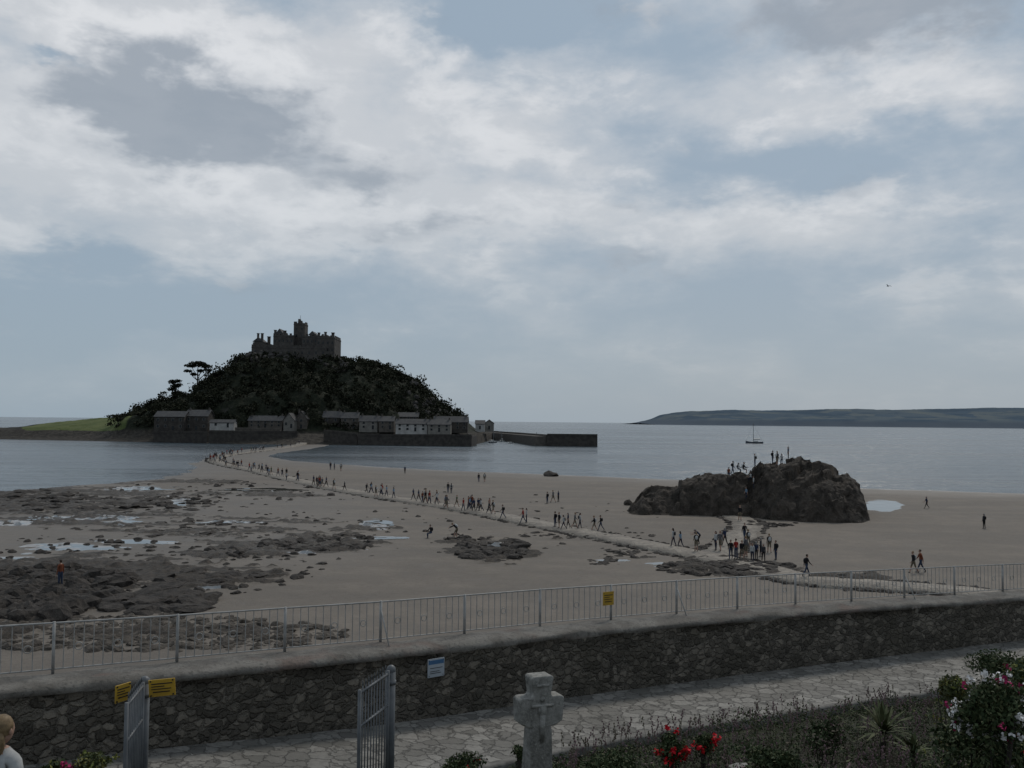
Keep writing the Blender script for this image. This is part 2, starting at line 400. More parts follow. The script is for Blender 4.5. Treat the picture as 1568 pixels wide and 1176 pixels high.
def ribbon(name,pts,wd,mat,side=.3):
    pts=catmull(pts,10); mb=MB(); rows=[]; edge=[]
    for i,q in enumerate(pts):
        a=pts[max(i-1,0)];c=pts[min(i+1,len(pts)-1)]; d=(c-a);d.z=0;d.normalize(); nrm=Vector((-d.y,d.x,0))
        j1=mn.noise(q*.35)*.5; j2=mn.noise(q*.35+Vector((50,0,0)))*.5
        ww=wd/2
        rows.append([q+nrm*(ww+j1+.25)-Vector((0,0,.35+side)),q+nrm*(ww+j1),q+Vector((0,0,.05)),q-nrm*(ww+j2),q-nrm*(ww+j2+.25)-Vector((0,0,.35+side))])
        for k in range(3):
            for s_ in(-1,1):
                if random.random()<.8: e_=q+nrm*s_*(ww+random.uniform(.1,.6))+d*random.uniform(-1.5,1.5); edge.append((e_.x,e_.y,.02,random.uniform(.12,.38)))
    v=[x for r in rows for x in r]; f=[]
    for i in range(len(rows)-1):
        for k in range(4): f.append((i*5+k,i*5+k+1,(i+1)*5+k+1,(i+1)*5+k))
    mb.add(v,f); return mb.obj(name,[mat],True),edge
cwp=[at_z(x,y,.30) for x,y in [(1560,915),(1450,902),(1340,894),(1240,886),(1150,866),(1085,852),(1000,835),(900,816),(800,796),(700,777),(600,762),(500,745),(440,732),(390,720),(345,711),(328,704),(345,697),(390,691),(430,686)]]
cwp+=[at_z(455,681,.6),at_D(470,675,424),at_D(488,668.5,434)]
cway,ed1=ribbon('causeway',cwp,3.6,m_cw)
cw2,ed2=ribbon('stone_path',[at_z(x,y,.26) for x,y in [(1088,851),(1112,838),(1136,817),(1144,803),(1128,791),(1108,784)]],3.0,m_cw)
boulders('causeway_edge_stones',[e_ for e_ in ed1+ed2 if e_[1]<330],.6)

# ================= ISLAND =================
DI=520.
sil=[(-260,670),(-120,664),(-60,662),(0,660),(60,655),(100,648),(160,641),(210,638),(235,637),(252,628),(268,618),(300,606),(325,594),(345,579),(368,566),(385,548),(400,541),(512,544),(530,555),(545,562),(552,556),(572,560),(600,572),(625,583),(644,592),(653,607),(672,622),(690,634),(712,645),(722,655),(745,668),(800,676)]
ix_=[at_D(x,y,DI).x for x,y in sil]; iz_=[at_D(x,y,DI).z for x,y in sil]
wl=[(-300,669.5),(-60,671),(0,673),(100,675),(235,678),(330,680),(430,682),(560,682),(722,682),(770,670)]
wlx=[at_z(x,y).x for x,y in wl]; wly=[at_z(x,y).y for x,y in wl]
def island_h(x,y):
    ridge=np.interp(x,ix_,iz_)
    fr=np.interp(x,wlx,wly)+(fbm(x*.03,y*.03,3,31)-.5)*14+4
    plat=4.6-.8*sst(-150,-260,x)
    shelf=plat*sst(0,22,y-fr)*sst(0,18,640-y)*sst(-2,-14,x-np.interp(y,[400,420,560,640],[-8,-6,10,20]))-1.2*(1-sst(-2,4,y-fr))
    left=sst(-190,-215,x)
    y0=430+ left*22; 
    t=np.clip((y-y0)/(508-y0),0,1); gf=np.where(left>0,1-(1-t)**1.6,0)*left+(1-left)*(.24*sst(0,.3,t)+.76*t**1.15)
    t2=np.clip((630-y)/95,0,1); gb=t2*t2*(3-2*t2)
    g=np.where(y<508,gf,np.where(y<535,1,gb))
    bump_=(fbm(x*.06,y*.06,5,9)-.5)*15*sst(10,30,ridge)*sst(0,.25,g)*(1-sst(.88,1,g))
    return shelf+np.clip(ridge-plat,0,None)*g*sst(-1,3,shelf)+bump_+(fbm(x*.2,y*.2,4,12)-.5)*1.2*sst(.5,2,shelf)
gx=np.linspace(-420,60,360); gy=np.concatenate([np.linspace(375,540,220),np.linspace(542,660,60)])
GX,GY=np.meshgrid(gx,gy); GZ=island_h(GX,GY)
grass=sst(-185,-200,GX)*sst(-268,-250,GX)*sst(4.3,5.6,GZ+(fbm(GX*.08,GY*.08,3,2)-.5)*1.5)
m_is,b,p,pos=newmat('island_ground')
ag=b.attr('grass'); n=b.noise(pos,.08,6,.65); n2=b.noise(pos,.6,5,.65)
sp=b.n('ShaderNodeSeparateXYZ'); b.L(pos,sp.inputs[0])
shore_c=b.mix(b.ss(n2,.4,.65),(.030,.026,.022),(.064,.056,.046)); veg=b.mix(b.ss(n2,.4,.65),(.012,.015,.009),(.024,.027,.016))
veg=b.mix(b.ss(n,.60,.70),veg,(.05,.045,.04))
c=b.mix(b.ss(b.m('ADD',sp.outputs[2],b.m('MULTIPLY',n2,3.)),6.,8.5),shore_c,veg)
gc=b.mix(b.ss(n,.35,.65),(.065,.085,.028),(.11,.125,.048))
c=b.mix(b.ss(b.m('ADD',ag,b.m('MULTIPLY_ADD',n2,.3,-.15)),.4,.6),c,gc)
b.L(c,p.inputs['Base Color']); p.inputs['Roughness'].default_value=.9; p.inputs['Specular IOR Level'].default_value=.15
b.L(b.bump(n2,.8,1.),p.inputs['Normal'])
isl=grid_mesh('island_hill',GX,GY,GZ,[m_is],{'grass':grass})
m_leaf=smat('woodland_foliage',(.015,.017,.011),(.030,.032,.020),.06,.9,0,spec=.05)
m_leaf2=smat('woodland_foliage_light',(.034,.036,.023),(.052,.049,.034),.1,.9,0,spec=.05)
m_bark=smat('bark',(.05,.042,.035),None,2.,.9)
cs_=[];sz_=[];mi_=[]
tries=0;nt_=0
castle_x0=at_D(388,540,DI).x;castle_x1=at_D(512,540,DI).x
while nt_<1250 and tries<20000:
    tries+=1
    x=random.uniform(-212,-28); y=random.uniform(432,560)
    z=float(island_h(np.array([x]),np.array([y]))[0])
    if z<6.5: continue
    if castle_x0-1<x<castle_x1+1 and 503<y<545: continue
    if z>46 and random.random()<.35: continue
    nt_+=1
    R0=random.uniform(1.2,3.2)*(1 if z<46 else .6)
    if random.random()<.09 and z<42: R0=random.uniform(3.6,5.2)
    nl=int(16+R0*16)
    lob=[(random.gauss(0,.5)*R0,random.gauss(0,.5)*R0,random.uniform(.1,1.)*R0,random.uniform(.4,.75)*R0) for _ in range(5)]
    lt=random.random()<.16
    for k in range(nl):
        l=random.choice(lob); d=np.array([random.gauss(0,1),random.gauss(0,1),random.gauss(0,1)]); d/=np.linalg.norm(d); r=l[3]*random.uniform(.7,1.05)
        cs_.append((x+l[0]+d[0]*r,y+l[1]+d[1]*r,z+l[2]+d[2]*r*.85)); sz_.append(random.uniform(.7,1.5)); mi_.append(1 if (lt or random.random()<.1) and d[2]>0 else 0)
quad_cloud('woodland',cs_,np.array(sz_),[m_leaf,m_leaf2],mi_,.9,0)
def tree(name,base,h,crown,lean=0,nleaf=900,ls=.6,mats=(m_bark,m_leaf)):
    mb=MB(); base=Vector(base); e=empty(name,base)
    pts=[Vector((lean*t*t+.3*math.sin(t*5),0,h*t)) for t in np.linspace(0,.85,7)]
    for i in range(6): mb.tube(pts[i],pts[i+1],.6*(1-.11*i),.6*(1-.11*(i+1)),0,8)
    L=[];
    for dx,dz,rx,rz in crown:
        st=pts[min(6,max(3,int(dz/h*6)-1))]; en=Vector((dx,random.uniform(-1,1),dz-rz*.3))
        mid=(st+en)/2+Vector((0,0,-.3)); mb.tube(st,mid,.28,.2,0,6); mb.tube(mid,en,.2,.1,0,6)
        n=int(nleaf*rx*rz/sum(c[2]*c[3] for c in crown))
        g=rng.normal(size=(n,3)); g/=np.linalg.norm(g,axis=1)[:,None]; r=rng.uniform(.2,1.08,n)[:,None]
        L.append(np.array([dx,0,dz])+g*r*np.array([rx,rx*.8,rz]))
    t=mb.obj('trunk',[mats[0]],True,e)
    q=quad_cloud('crown',np.concatenate(L),rng.uniform(ls*.6,ls*1.3,sum(len(l) for l in L)),[mats[1]],None,.8); q.parent=e
def ih(x,y): return float(island_h(np.array([x]),np.array([y]))[0])
q=at_D(301,600,500); zb_=ih(q.x,500)-1; hp=at_D(301,554,500).z-zb_
tree('pine_tree',(q.x,500,zb_),hp,[(-3.6,hp-2.2,3.4,1.2),(.3,hp-.9,4.8,1.3),(4.6,hp-2.4,3.8,1.2),(2,hp-5,2.4,.9),(-5.2,hp-5.2,2.4,.9),(6,hp-4.6,2.6,1),(-2,hp-7,2,.9)],1.0,2400,.9)
q=at_D(268,610,495); zb_=ih(q.x,495)-1; hp=at_D(268,581,495).z-zb_
tree('pine_tree',(q.x,495,zb_),hp,[(-1.5,hp-1.5,2.6,1.2),(1.4,hp-.9,2.2,1.),(0,hp-3.6,2.9,1.2),(2.2,hp-3,2.,.9),(-1.8,hp-5.5,2.6,1.2),(.5,hp-7.5,2.8,1.6),(3,hp-8,2.6,1.6)],.3,1800,.85)
q=at_D(328,590,500); zb_=ih(q.x,500)-1; hp=at_D(328,572,500).z-zb_
tree('broadleaf_tree',(q.x,500,zb_),hp,[(0,hp-1.5,3,1.8),(3,hp-2.5,3,2),(-3,hp-3.5,2.6,1.8),(5.5,hp-1.5,2.6,1.8)],.3,1300,.9)
q=at_D(232,640,470); tree('broadleaf_tree',(q.x,470,ih(q.x,470)-1),7,[(0,6,3,2),(2,4.5,2.5,1.8),(-2,4.2,2.4,1.6),(5,3,2.5,1.8)],0,1000,.8)
q=at_D(178,640,500); tree('gorse_bush',(q.x-2,500,ih(q.x,500)-.5),2,[(0,1.2,5,.8),(5,1.6,4,1.1),(10,1.8,4,1.2)],0,600,.8)

# ================= BUILDINGS =================
m_cst=smat('castle_granite',(.056,.05,.046),(.085,.077,.068),.5,.9,.5,2.,.3)
m_win=smat('dark_window_glass',(.015,.018,.02),None,1,.2,0)
m_st=smat('rubble_stone',(.07,.062,.054),(.108,.095,.082),.8,.9,.5,3.,.1)
m_std=smat('dark_rubble_stone',(.034,.030,.027),(.060,.053,.046),.6,.9,.5,3.,.1)
m_wh=smat('lime_white_render',(.38,.37,.35),(.28,.27,.255),.5,.85,.1)
m_cr=smat('cream_render',(.19,.18,.16),(.135,.126,.112),.5,.85,.1)
m_sl=smat('slate_roof',(.038,.038,.041),(.062,.06,.058),.7,.7,.3)
def zat(px,py,D): return at_D(px,py,D).z
def xat(px,py,D): return at_D(px,py,D).x
castle=empty('castle',(0,0,0))
def cren(mb,x0,x1,y0,y1,z,mw=1.1,mh=1.0,t=.5):
    n=max(1,int((x1-x0)/(2*mw))); st=(x1-x0)/(n+.0001)
    for yy in((y0,y0+t),(y1-t,y1)):
        for i in range(n): mb.box((x0+i*st+.02,yy[0],z),(x0+i*st+st*.55,yy[1],z+mh))
    n=max(1,int((y1-y0)/(2*mw))); st=(y1-y0)/n
    for xx in((x0,x0+t),(x1-t,x1)):
        for i in range(1,n): mb.box((xx[0]+.01,y0+i*st,z),(xx[1]-.01,y0+i*st+st*.55,z+mh))
def cblock(nm,p0,p1,ptop,pbase,y0,y1,c=True,wins=0,rows=1):
    mb=MB(); x0=xat(p0,540,y0);x1=xat(p1,540,y0); zt=zat((p0+p1)/2,ptop,y0); zb=zat((p0+p1)/2,pbase,y0)
    mb.box((x0,y0,zb-3),(x1,y1,zt)); mb.box((x0-.15,y0-.15,zt-.9),(x1+.15,y1+.15,zt-.6))
    if c: cren(mb,x0,x1,y0,y1,zt)
    mb.obj(nm,[m_cst],False,castle)
    if wins:
        wb=MB()
        for r in range(rows):
            for i in range(wins):
                xx=x0+(x1-x0)*(i+.5)/wins; zz=zt-2.6-r*4
                wb.box((xx-.45,y0-.04,zz-1.4),(xx+.45,y0+.2,zz),0)
        wb.obj(nm+'_windows',[m_win],False,castle)
cblock('terrace_wall',385,420,530,546,506,520,True,3)
cblock('west_wing',387,406,524,540,508,522,False,2)
cblock('south_range',418,449,513,545,507,528,True,5,3)
cblock('church_tower',449,466,495,540,512,520,True,2,2)
cblock('north_range',462,498,514,545,507,526,True,6,3)
cblock('east_range',484,512,516,546,505,524,True,4,3)
cblock('stair_turret',455.5,461,491,500,513,515.5,True)
cblock('lower_battery',404,500,531,550,503,508,True,9)
mb=MB()
for a,bq,t,D in[(393,395.5,511,510),(399,402,511,510),(419,422,506,512),(433,437,507,512),(496,499,509,510),(507,511,510,508),(486,489,510,512),(409,413,516,512)]:
    mb.box((xat(a,540,D),D,zat(a,535,D)),(xat(bq,540,D),D+1.4,zat(a,t,D)))
    mb.box((xat(a,540,D)-.2,D-.2,zat(a,t,D)),(xat(bq,540,D)+.2,D+1.6,zat(a,t,D)+.35))
def gable(mb,x0,x1,y0,y1,ze,zr,m=0,mr=1):
    xm=(x0+x1)/2
    mb.prism([(x0,ze),(x1,ze),(xm,zr)],y0,y1,mr)
gable(mb,xat(420,540,512),xat(434,540,512),512,526,zat(420,512,512),zat(427,503,512),0,1)
gable(mb,xat(472,540,512),xat(484,540,512),511,522,zat(478,513,512),zat(478,507,512),0,1)
gable(mb,xat(388,540,512),xat(405,540,512),509.5,520,zat(390,523.5,512),zat(397,517,512),0,1)
mb.tube((xat(459,540,516),516,zat(459,495,516)),(xat(459,540,516),516,zat(459,483,516)),.12,.08,0)
mb.obj('chimneys_and_gables',[m_cst,m_sl],False,castle)
bl=[]
for i in range(70):
    x=random.uniform(castle_x0-8,castle_x1+14); y=random.uniform(492,506); bl.append((x,y,ih(x,y)-.5,random.uniform(1,2.6)))
for i in range(50):
    x=random.uniform(-62,-30); y=random.uniform(470,520); bl.append((x,y,ih(x,y)-.4,random.uniform(1,2.4)))
boulders('granite_crags',bl,.9,smat('granite_crag',(.04,.037,.034),(.064,.058,.053),.4,.9,.6,2,.3))

def house(name,p0,p1,eave,ridge,base,D,wall,depth=7.,along=True,roof=None,storeys=2,chim=True,nw=None):
    e=empty(name,(0,0,0)); roof=roof or m_sl
    x0=xat(p0,650,D);x1=xat(p1,650,D);ze=zat(p0,eave,D);zr=zat(p0,ridge,D);zb=zat(p0,base,D)-1.5
    y0,y1=D,D+depth
    mb=MB(); mb.box((x0,y0,zb),(x1,y1,ze))
    if along:
        ym=(y0+y1)/2
        mb.add([(x0,y0,ze),(x0,y1,ze),(x0,ym,zr)],[(0,1,2)]); mb.add([(x1,y0,ze),(x1,y1,ze),(x1,ym,zr)],[(0,2,1)])
    else:
        xm=(x0+x1)/2
        mb.add([(x0,y0,ze),(x1,y0,ze),(xm,y0,zr)],[(0,1,2)]); mb.add([(x0,y1,ze),(x1,y1,ze),(xm,y1,zr)],[(0,2,1)])
    mb.obj('walls',[wall],False,e)
    rb=MB(); o=.35; t=.25
    if along:
        ym=(y0+y1)/2; k=(zr-ze)/(ym-y0)
        sec=[(y0-o,ze-o*k+.03),(ym,zr+.03),(y1+o,ze-o*k+.03),(y1+o,ze-o*k+t),(ym,zr+t+.05),(y0-o,ze-o*k+t)]
        v=[(x0-o,a,c) for a,c in sec]+[(x1+o,a,c) for a,c in sec]
    else:
        xm=(x0+x1)/2; k=(zr-ze)/(xm-x0)
        sec=[(x0-o,ze-o*k+.03),(xm,zr+.03),(x1+o,ze-o*k+.03),(x1+o,ze-o*k+t),(xm,zr+t+.05),(x0-o,ze-o*k+t)]
        v=[(a,y0-o,c) for a,c in sec]+[(a,y1+o,c) for a,c in sec]
    rb.add(v,[(0,1,4,5),(1,2,3,4),(6,11,10,7),(7,10,9,8)]+[(i,6+i,6+(i+1)%6,(i+1)%6) for i in range(6)])
    rb.obj('roof',[roof],False,e)
    wb=MB(); n=nw or max(1,int((x1-x0)/3.2)); hh=(ze-zb-1.5)/storeys
    for s_ in range(storeys):
        for i in range(n):
            xx=x0+(x1-x0)*(i+.5)/n; zz=zb+1.5+hh*(s_+.35)
            if s_==0 and i==n//2: wb.box((xx-.5,y0-.05,zb+1.4),(xx+.5,y0+.1,zb+3.4),0)
            else:
                wb.box((xx-.6,y0-.08,zz-.08),(xx+.6,y0+.05,zz+min(1.3,hh*.55)+.08),1); wb.box((xx-.48,y0-.12,zz),(xx+.48,y0+.05,zz+min(1.3,hh*.55)),0)
    wb.obj('windows_and_door',[m_win,m_cr],False,e)
    if chim:
        cb=MB()
        for xx in(x0+.6,x1-1.2):
            ym=(y0+y1)/2; cb.box((xx,ym-.35,ze),(xx+.7,ym+.35,zr+.9)); cb.box((xx-.08,ym-.43,zr+.9),(xx+.78,ym+.43,zr+1.05))
            for k in(-.18,.18): cb.tube((xx+.35,ym+k,zr+1.05),(xx+.35,ym+k,zr+1.4),.12,.1,0)
        cb.obj('chimneys',[m_st],False,e)
    return e
house('stone_barn',236,282,638,630,658,424,m_std,9,True,None,2,False)
house('stone_barn',283,318,637,628,658,427,m_std,9,True)
house('white_shed',321,358,647,643,654,424,m_wh,5,True,None,1,False,2)
house('stone_cottage',380,432,644,637,654,432,m_st,7)
house('village_hall',434,450,643,633,655,428,m_cr,10,False,None,1,False,2)
house('stone_cottage',452,470,641,630,656,434,m_st,8,False)
house('stone_cottage',494,520,639,630,656,438,m_std,7)
house('stone_cottage',522,548,640,632,656,436,m_st,7)
house('harbour_cottage',550,578,645,637,657,432,m_cr,7)
house('harbour_cottage',580,603,645,638,657,430,m_st,7)
house('harbour_terrace',606,654,649,642,660,424,m_wh,7,True,None,2,True)
house('harbour_terrace',655,690,650,643,661,422,m_cr,7,True,None,2,True)
house('stone_cottage',600,640,638,632,650,446,m_std,7)
house('stone_cottage',664,716,646,638,658,436,m_std,7)
house('stone_cottage',560,598,636,629,648,452,m_st,7)
house('white_cottage',728,742,649,644,657,500,m_wh,7,True,None,1,False)
house('white_cottage',742,756,648,643,657,510,m_cr,7,False,None,1,False)
cs_=[];sz_=[]
for x_,y_,D in[(340,634,440),(365,636,444),(410,632,446),(478,632,444),(486,640,436),(545,628,452),(610,630,455),(648,634,450),(700,640,446),(225,640,440),(262,625,445),(305,622,446)]:
    q=at_D(x_,y_,D)
    for k in range(150):
        d=np.array([random.gauss(0,1),random.gauss(0,1),random.gauss(0,1)]); d/=np.linalg.norm(d); r=random.uniform(1.2,3.2)
        cs_.append((q.x+d[0]*r*1.3,D+d[1]*r,q.z-1+d[2]*r)); sz_.append(random.uniform(.5,1.1))
quad_cloud('village_trees_foliage',cs_,np.array(sz_),[m_leaf],None,.9,0)
def wallbox(name,p0,D0,p1,D1,ztop0,ztop1,th,mat,zb=-1):
    a=Vector((xat(p0,650,D0),D0,0));c=Vector((xat(p1,650,D1),D1,0)); d=(c-a).normalized(); n=Vector((-d.y,d.x,0))*th
    mb=MB(); v=[a,c,c+n,a+n]; z=[ztop0,ztop1,ztop1,ztop0]
    vv=[Vector((q.x,q.y,zb)) for q in v]+[Vector((q.x,q.y,zz)) for q,zz in zip(v,z)]
    mb.add(vv,[(0,3,2,1),(4,5,6,7),(0,1,5,4),(1,2,6,5),(2,3,7,6),(3,0,4,7)])
    nn=n.normalized()
    q=[a-nn*.15,c-nn*.15,c+nn*.6,a+nn*.6]
    vv=[Vector((r.x,r.y,zz+.003)) for r,zz in zip(q,z)]+[Vector((r.x,r.y,zz+.9)) for r,zz in zip(q,z)]
    mb.add(vv,[(0,3,2,1),(4,5,6,7),(0,1,5,4),(1,2,6,5),(2,3,7,6),(3,0,4,7)])
    return mb.obj(name,[mat])
wallbox('harbour_wall',548,408,722,404,4.2,4.6,22,m_std)
wallbox('harbour_wall',722.5,404.5,716,460,4.4,4.4,6,m_std)
wallbox('retaining_wall',320,411,456,414,5.0,5.2,3,m_std)
wallbox('retaining_wall',496,413,547,409,6.,4.6,6,m_std)
wallbox('retaining_wall',235,420,318,414,4.6,4.6,3,m_std)
wallbox('retaining_wall',360,416,430,418,6.6,6.6,2,m_st)
wallbox('harbour_pier',838,424,915,422,5.,5.0,12,m_std)
wallbox('harbour_pier',838,426,800,500,4.6,4.4,6,m_st)
wallbox('harbour_pier',800.5,500,752,590,4.4,4.4,6,m_st)

# boats
m_hull=smat('boat_hull_paint',(.08,.09,.11),None,1,.4,0); m_whp=smat('white_gelcoat',(.5,.5,.48),(.42,.42,.4),1,.35,0)
m_mast=smat('alloy_mast',(.2,.2,.2),None,1,.4,0)
def boat(name,loc,L,rot=0,mast=0,hm=None):
    e=empty(name,loc); e.rotation_euler=(0,0,rot)
    st=np.linspace(0,1,11); v=[];f=[]
    for t in st:
        x=(t-.5)*L; bw=L*.15*(math.sin(math.pi*min(1,t*.62+.36))**.8 if t<1 else .02); sh=L*.09+L*.05*(2*t-1)**2*(1.3 if t>.5 else .4)
        for k in range(7):
            a=-math.pi/2+math.pi*k/6; v.append((x,bw*math.sin(a),sh-(sh+L*.045)*math.cos(a)**.7 if abs(math.cos(a))>1e-6 else sh))
    for i in range(10):
        for k in range(6): f.append((i*7+k,i*7+k+1,(i+1)*7+k+1,(i+1)*7+k))
        f.append((i*7,(i+1)*7,(i+1)*7+6,i*7+6))
    f.append(tuple(range(6,-1,-1))); f.append(tuple(range(70,77)))
    new_mesh('hull',v,f,[hm or m_hull],None,False,e)
    mb=MB(); mb.prism([(-L*.22,L*.09),(L*.12,L*.09),(L*.05,L*.17),(-L*.2,L*.17)],-L*.07,L*.07,0); mb.obj('cabin',[m_whp],False,e)
    if mast:
        mb=MB(); mb.tube((L*.05,0,L*.1),(L*.05,0,mast),.17,.12); mb.tube((L*.05,0,L*.22),(-L*.35,0,L*.24),.1,.08); mb.tube((-L*.34,0,L*.27),(L*.04,0,L*.26),.25,.25,1)
        mb.tube((L*.48,0,L*.15),(L*.05,0,mast*.97),.04,.04); mb.tube((-L*.48,0,L*.12),(L*.05,0,mast*.97),.04,.04)
        mb.tube((L*.05,-1.1,mast*.55),(L*.05,1.1,mast*.55),.04,.04)
        mb.obj('mast_and_rigging',[m_mast,m_whp],False,e)
    return e
q=at_z(1155,679); boat('sailing_yacht',(q.x,q.y,0),10,math.radians(170),12)
for x,y,l,hm in[(742,675,6,m_whp),(755,678,5,m_hull),(768,676,5.5,m_whp),(781,679,5,m_whp),(790,674,6,m_hull),(800,677,5,m_whp),(812,676,5.5,m_hull),(822,679,4.5,m_whp),(762,672,6,m_whp)]:
    q=at_z(x,y); boat('moored_boat',(q.x,q.y,0),l,random.uniform(0,3),random.choice([0,0,6]),hm)

# ================= HEADLAND =================
hs_=[(975,648),(990,645),(1005,641),(1018,635),(1035,632),(1060,630),(1120,628),(1160,629),(1200,629),(1300,627),(1340,628),(1400,628),(1460,626),(1500,625),(1568,626),(1700,624),(1900,628),(2300,630)]
hx=[xat(x,y,6500) for x,y in hs_];hz_=[zat(x,y,6500) for x,y in hs_]
gx=np.linspace(hx[0],hx[-1],500); gy=np.linspace(4700,7500,70); GX,GY=np.meshgrid(gx,gy)
rid=np.interp(GX,hx,hz_); fr=5600-900*sst(hx[0],hx[0]+2500,GX)+(fbm(GX*.002,GY*.0,4,8)-.5)*500
t=(GY-fr)/(6500-fr); g=np.where(t<1,sst(-.02,.12,t)*.35+.65*sst(0,1,t),1-sst(6600,7500,GY))
GZ=rid*g*(.94+.12*fbm(GX*.003,GY*.003,4,4))+(fbm(GX*.02,GY*.02,3,14)-.5)*7*sst(.1,.4,g)-2*(t<0)
m_hd,b,p,pos=newmat('farmland_painted_haze')
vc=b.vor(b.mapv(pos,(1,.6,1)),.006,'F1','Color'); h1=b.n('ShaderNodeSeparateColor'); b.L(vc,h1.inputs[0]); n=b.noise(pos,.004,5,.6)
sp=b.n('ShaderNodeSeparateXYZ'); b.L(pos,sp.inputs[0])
c=b.mix(h1.outputs[0],(.08,.108,.138),(.13,.147,.15)); c=b.mix(b.ss(n,.45,.6),c,(.068,.093,.12)); c=b.mix(b.ss(sp.outputs[2],22,45),(.09,.108,.13),c)  # aerial haze painted into the field colours as blue-grey
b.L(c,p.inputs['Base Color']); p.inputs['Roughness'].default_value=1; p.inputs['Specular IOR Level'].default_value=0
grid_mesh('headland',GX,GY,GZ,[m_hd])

# ================= SEA WALL, PATH, GARDEN =================
def wtop(px): return CZ-(5.8+1.2*px/1568)
wpx=[(-420,1098),(-250,1085),(-100,1070),(0,1060),(200,1041),(400,1020),(600,1000),(850,972),(1000,958),(1200,940),(1400,926),(1568,915),(1750,905),(2000,893)]
wfront=[at_z(x,y,wtop(x)) for x,y in wpx]
pts=catmull(wfront,30); acc=[0]
for i in range(1,len(pts)): acc.append(acc[-1]+(pts[i]-pts[i-1]).length)
Ln=acc[-1]; NS=int(Ln/.2); A=np.array([tuple(q) for q in pts])
sa=np.linspace(0,Ln,NS); WF=np.stack([np.interp(sa,acc,A[:,k]) for k in range(3)],1)
T=np.gradient(WF,axis=0); T[:,2]=0; T/=np.linalg.norm(T,axis=1)[:,None]; NRM=np.stack([-T[:,1],T[:,0],0*T[:,0]],1)
wp_x,_=proj_np(WF[:,0],WF[:,1],WF[:,2])
zpath=np.interp(wp_x,[-400,0,200,600,850,1200,1568,2000],[4.3,4.1,3.92,3.35,3.1,2.82,2.76,2.6])
m_wall,b,p,pos=newmat('rubble_sea_wall')
wv=b.n('ShaderNodeVectorMath',operation='ADD'); b.L(b.mapv(pos,(1,1,1.45)),wv.inputs[0])
nv=b.n('ShaderNodeVectorMath',operation='SCALE'); b.L(b.noise(pos,3.5,4,.6,0,1),nv.inputs[0]); nv.inputs['Scale'].default_value=.38; b.L(nv.outputs[0],wv.inputs[1])
ve=b.vor(wv.outputs[0],3.9,'DISTANCE_TO_EDGE'); vc=b.vor(wv.outputs[0],3.9,'F1','Color'); hs=b.n('ShaderNodeSeparateColor'); b.L(vc,hs.inputs[0])
n=b.noise(pos,.7,5,.6); n9=b.noise(pos,12,5,.65)
c=b.mix(b.m('POWER',hs.outputs[0],1.6),(.055,.048,.039),(.22,.192,.156)); c=b.mix(b.m('MULTIPLY',b.ss(n9,.42,.7),.55),c,(.125,.112,.092))
c=b.mix(b.ss(ve,.0,.09,.75,0),c,(.095,.086,.072)); c=b.mix(b.ss(n,.45,.7,0,.6),c,(.065,.058,.044))
b.L(c,p.inputs['Base Color']); p.inputs['Roughness'].default_value=.9; p.inputs['Specular IOR Level'].default_value=.2
b.L(b.bump(b.m('ADD',b.ss(ve,0,.2),b.m('MULTIPLY',n9,.6)),1.,.06),p.inputs['Normal'])
m_cop,b,p,pos=newmat('weathered_concrete_coping')
n=b.noise(pos,1.1,6,.65); n9=b.noise(pos,9,5,.7)
c=b.mix(b.ss(n,.35,.6),(.185,.171,.15),(.115,.103,.088)); c=b.mix(b.m('MULTIPLY',b.ss(b.noise(b.mapv(pos,loc=(9,3,1)),.6,5,.6),.52,.66),.6),c,(.13,.085,.067)); c=b.mix(b.m('MULTIPLY',b.ss(n9,.5,.68),.8),c,(.055,.051,.044))
b.L(c,p.inputs['Base Color']); p.inputs['Roughness'].default_value=.9; b.L(b.bump(n9,.9,.06),p.inputs['Normal'])
sec=[(.02,'b',-.4,0),(.0,'b',.5,0),(0,'t',-.9,0),(0.0,'t',-.45,0),(0.0,'t',-.16,0),(-.04,'t',-.14,1),(-.02,'t',-.03,1),(.1,'t',.03,1),(.5,'t',.06,1),(.85,'t',.05,1),(1.2,'t',0.02,1),(1.3,'t',-.1,1),(1.35,'a',-1.,0)]
V=[];
for k,(o,kind,dz,_) in enumerate(sec):
    P=WF+NRM*o
    z={'b':zpath+dz,'t':WF[:,2]+dz,'a':np.full(NS,dz)}[kind]
    jit=(fbm(sa*1.6,np.full(NS,k*3.7),3,k)-.5)*(.14 if kind!='a' else 0)
    P=P+NRM*(jit[:,None]); z=z+(fbm(sa*.9,np.full(NS,k*1.3+40),3,k)-.5)*.12
    V.append(np.stack([P[:,0],P[:,1],z],1))
V=np.stack(V,0)
wl_ob=grid_mesh('sea_wall',V[:,:,0],V[:,:,1],V[:,:,2],[m_wall,m_cop])
mi=np.repeat(np.array([sec[k+1][3] if k<len(sec)-2 else 0 for k in range(len(sec)-1)]),NS-1); wl_ob.data.polygons.foreach_set('material_index',mi.astype(np.int32))
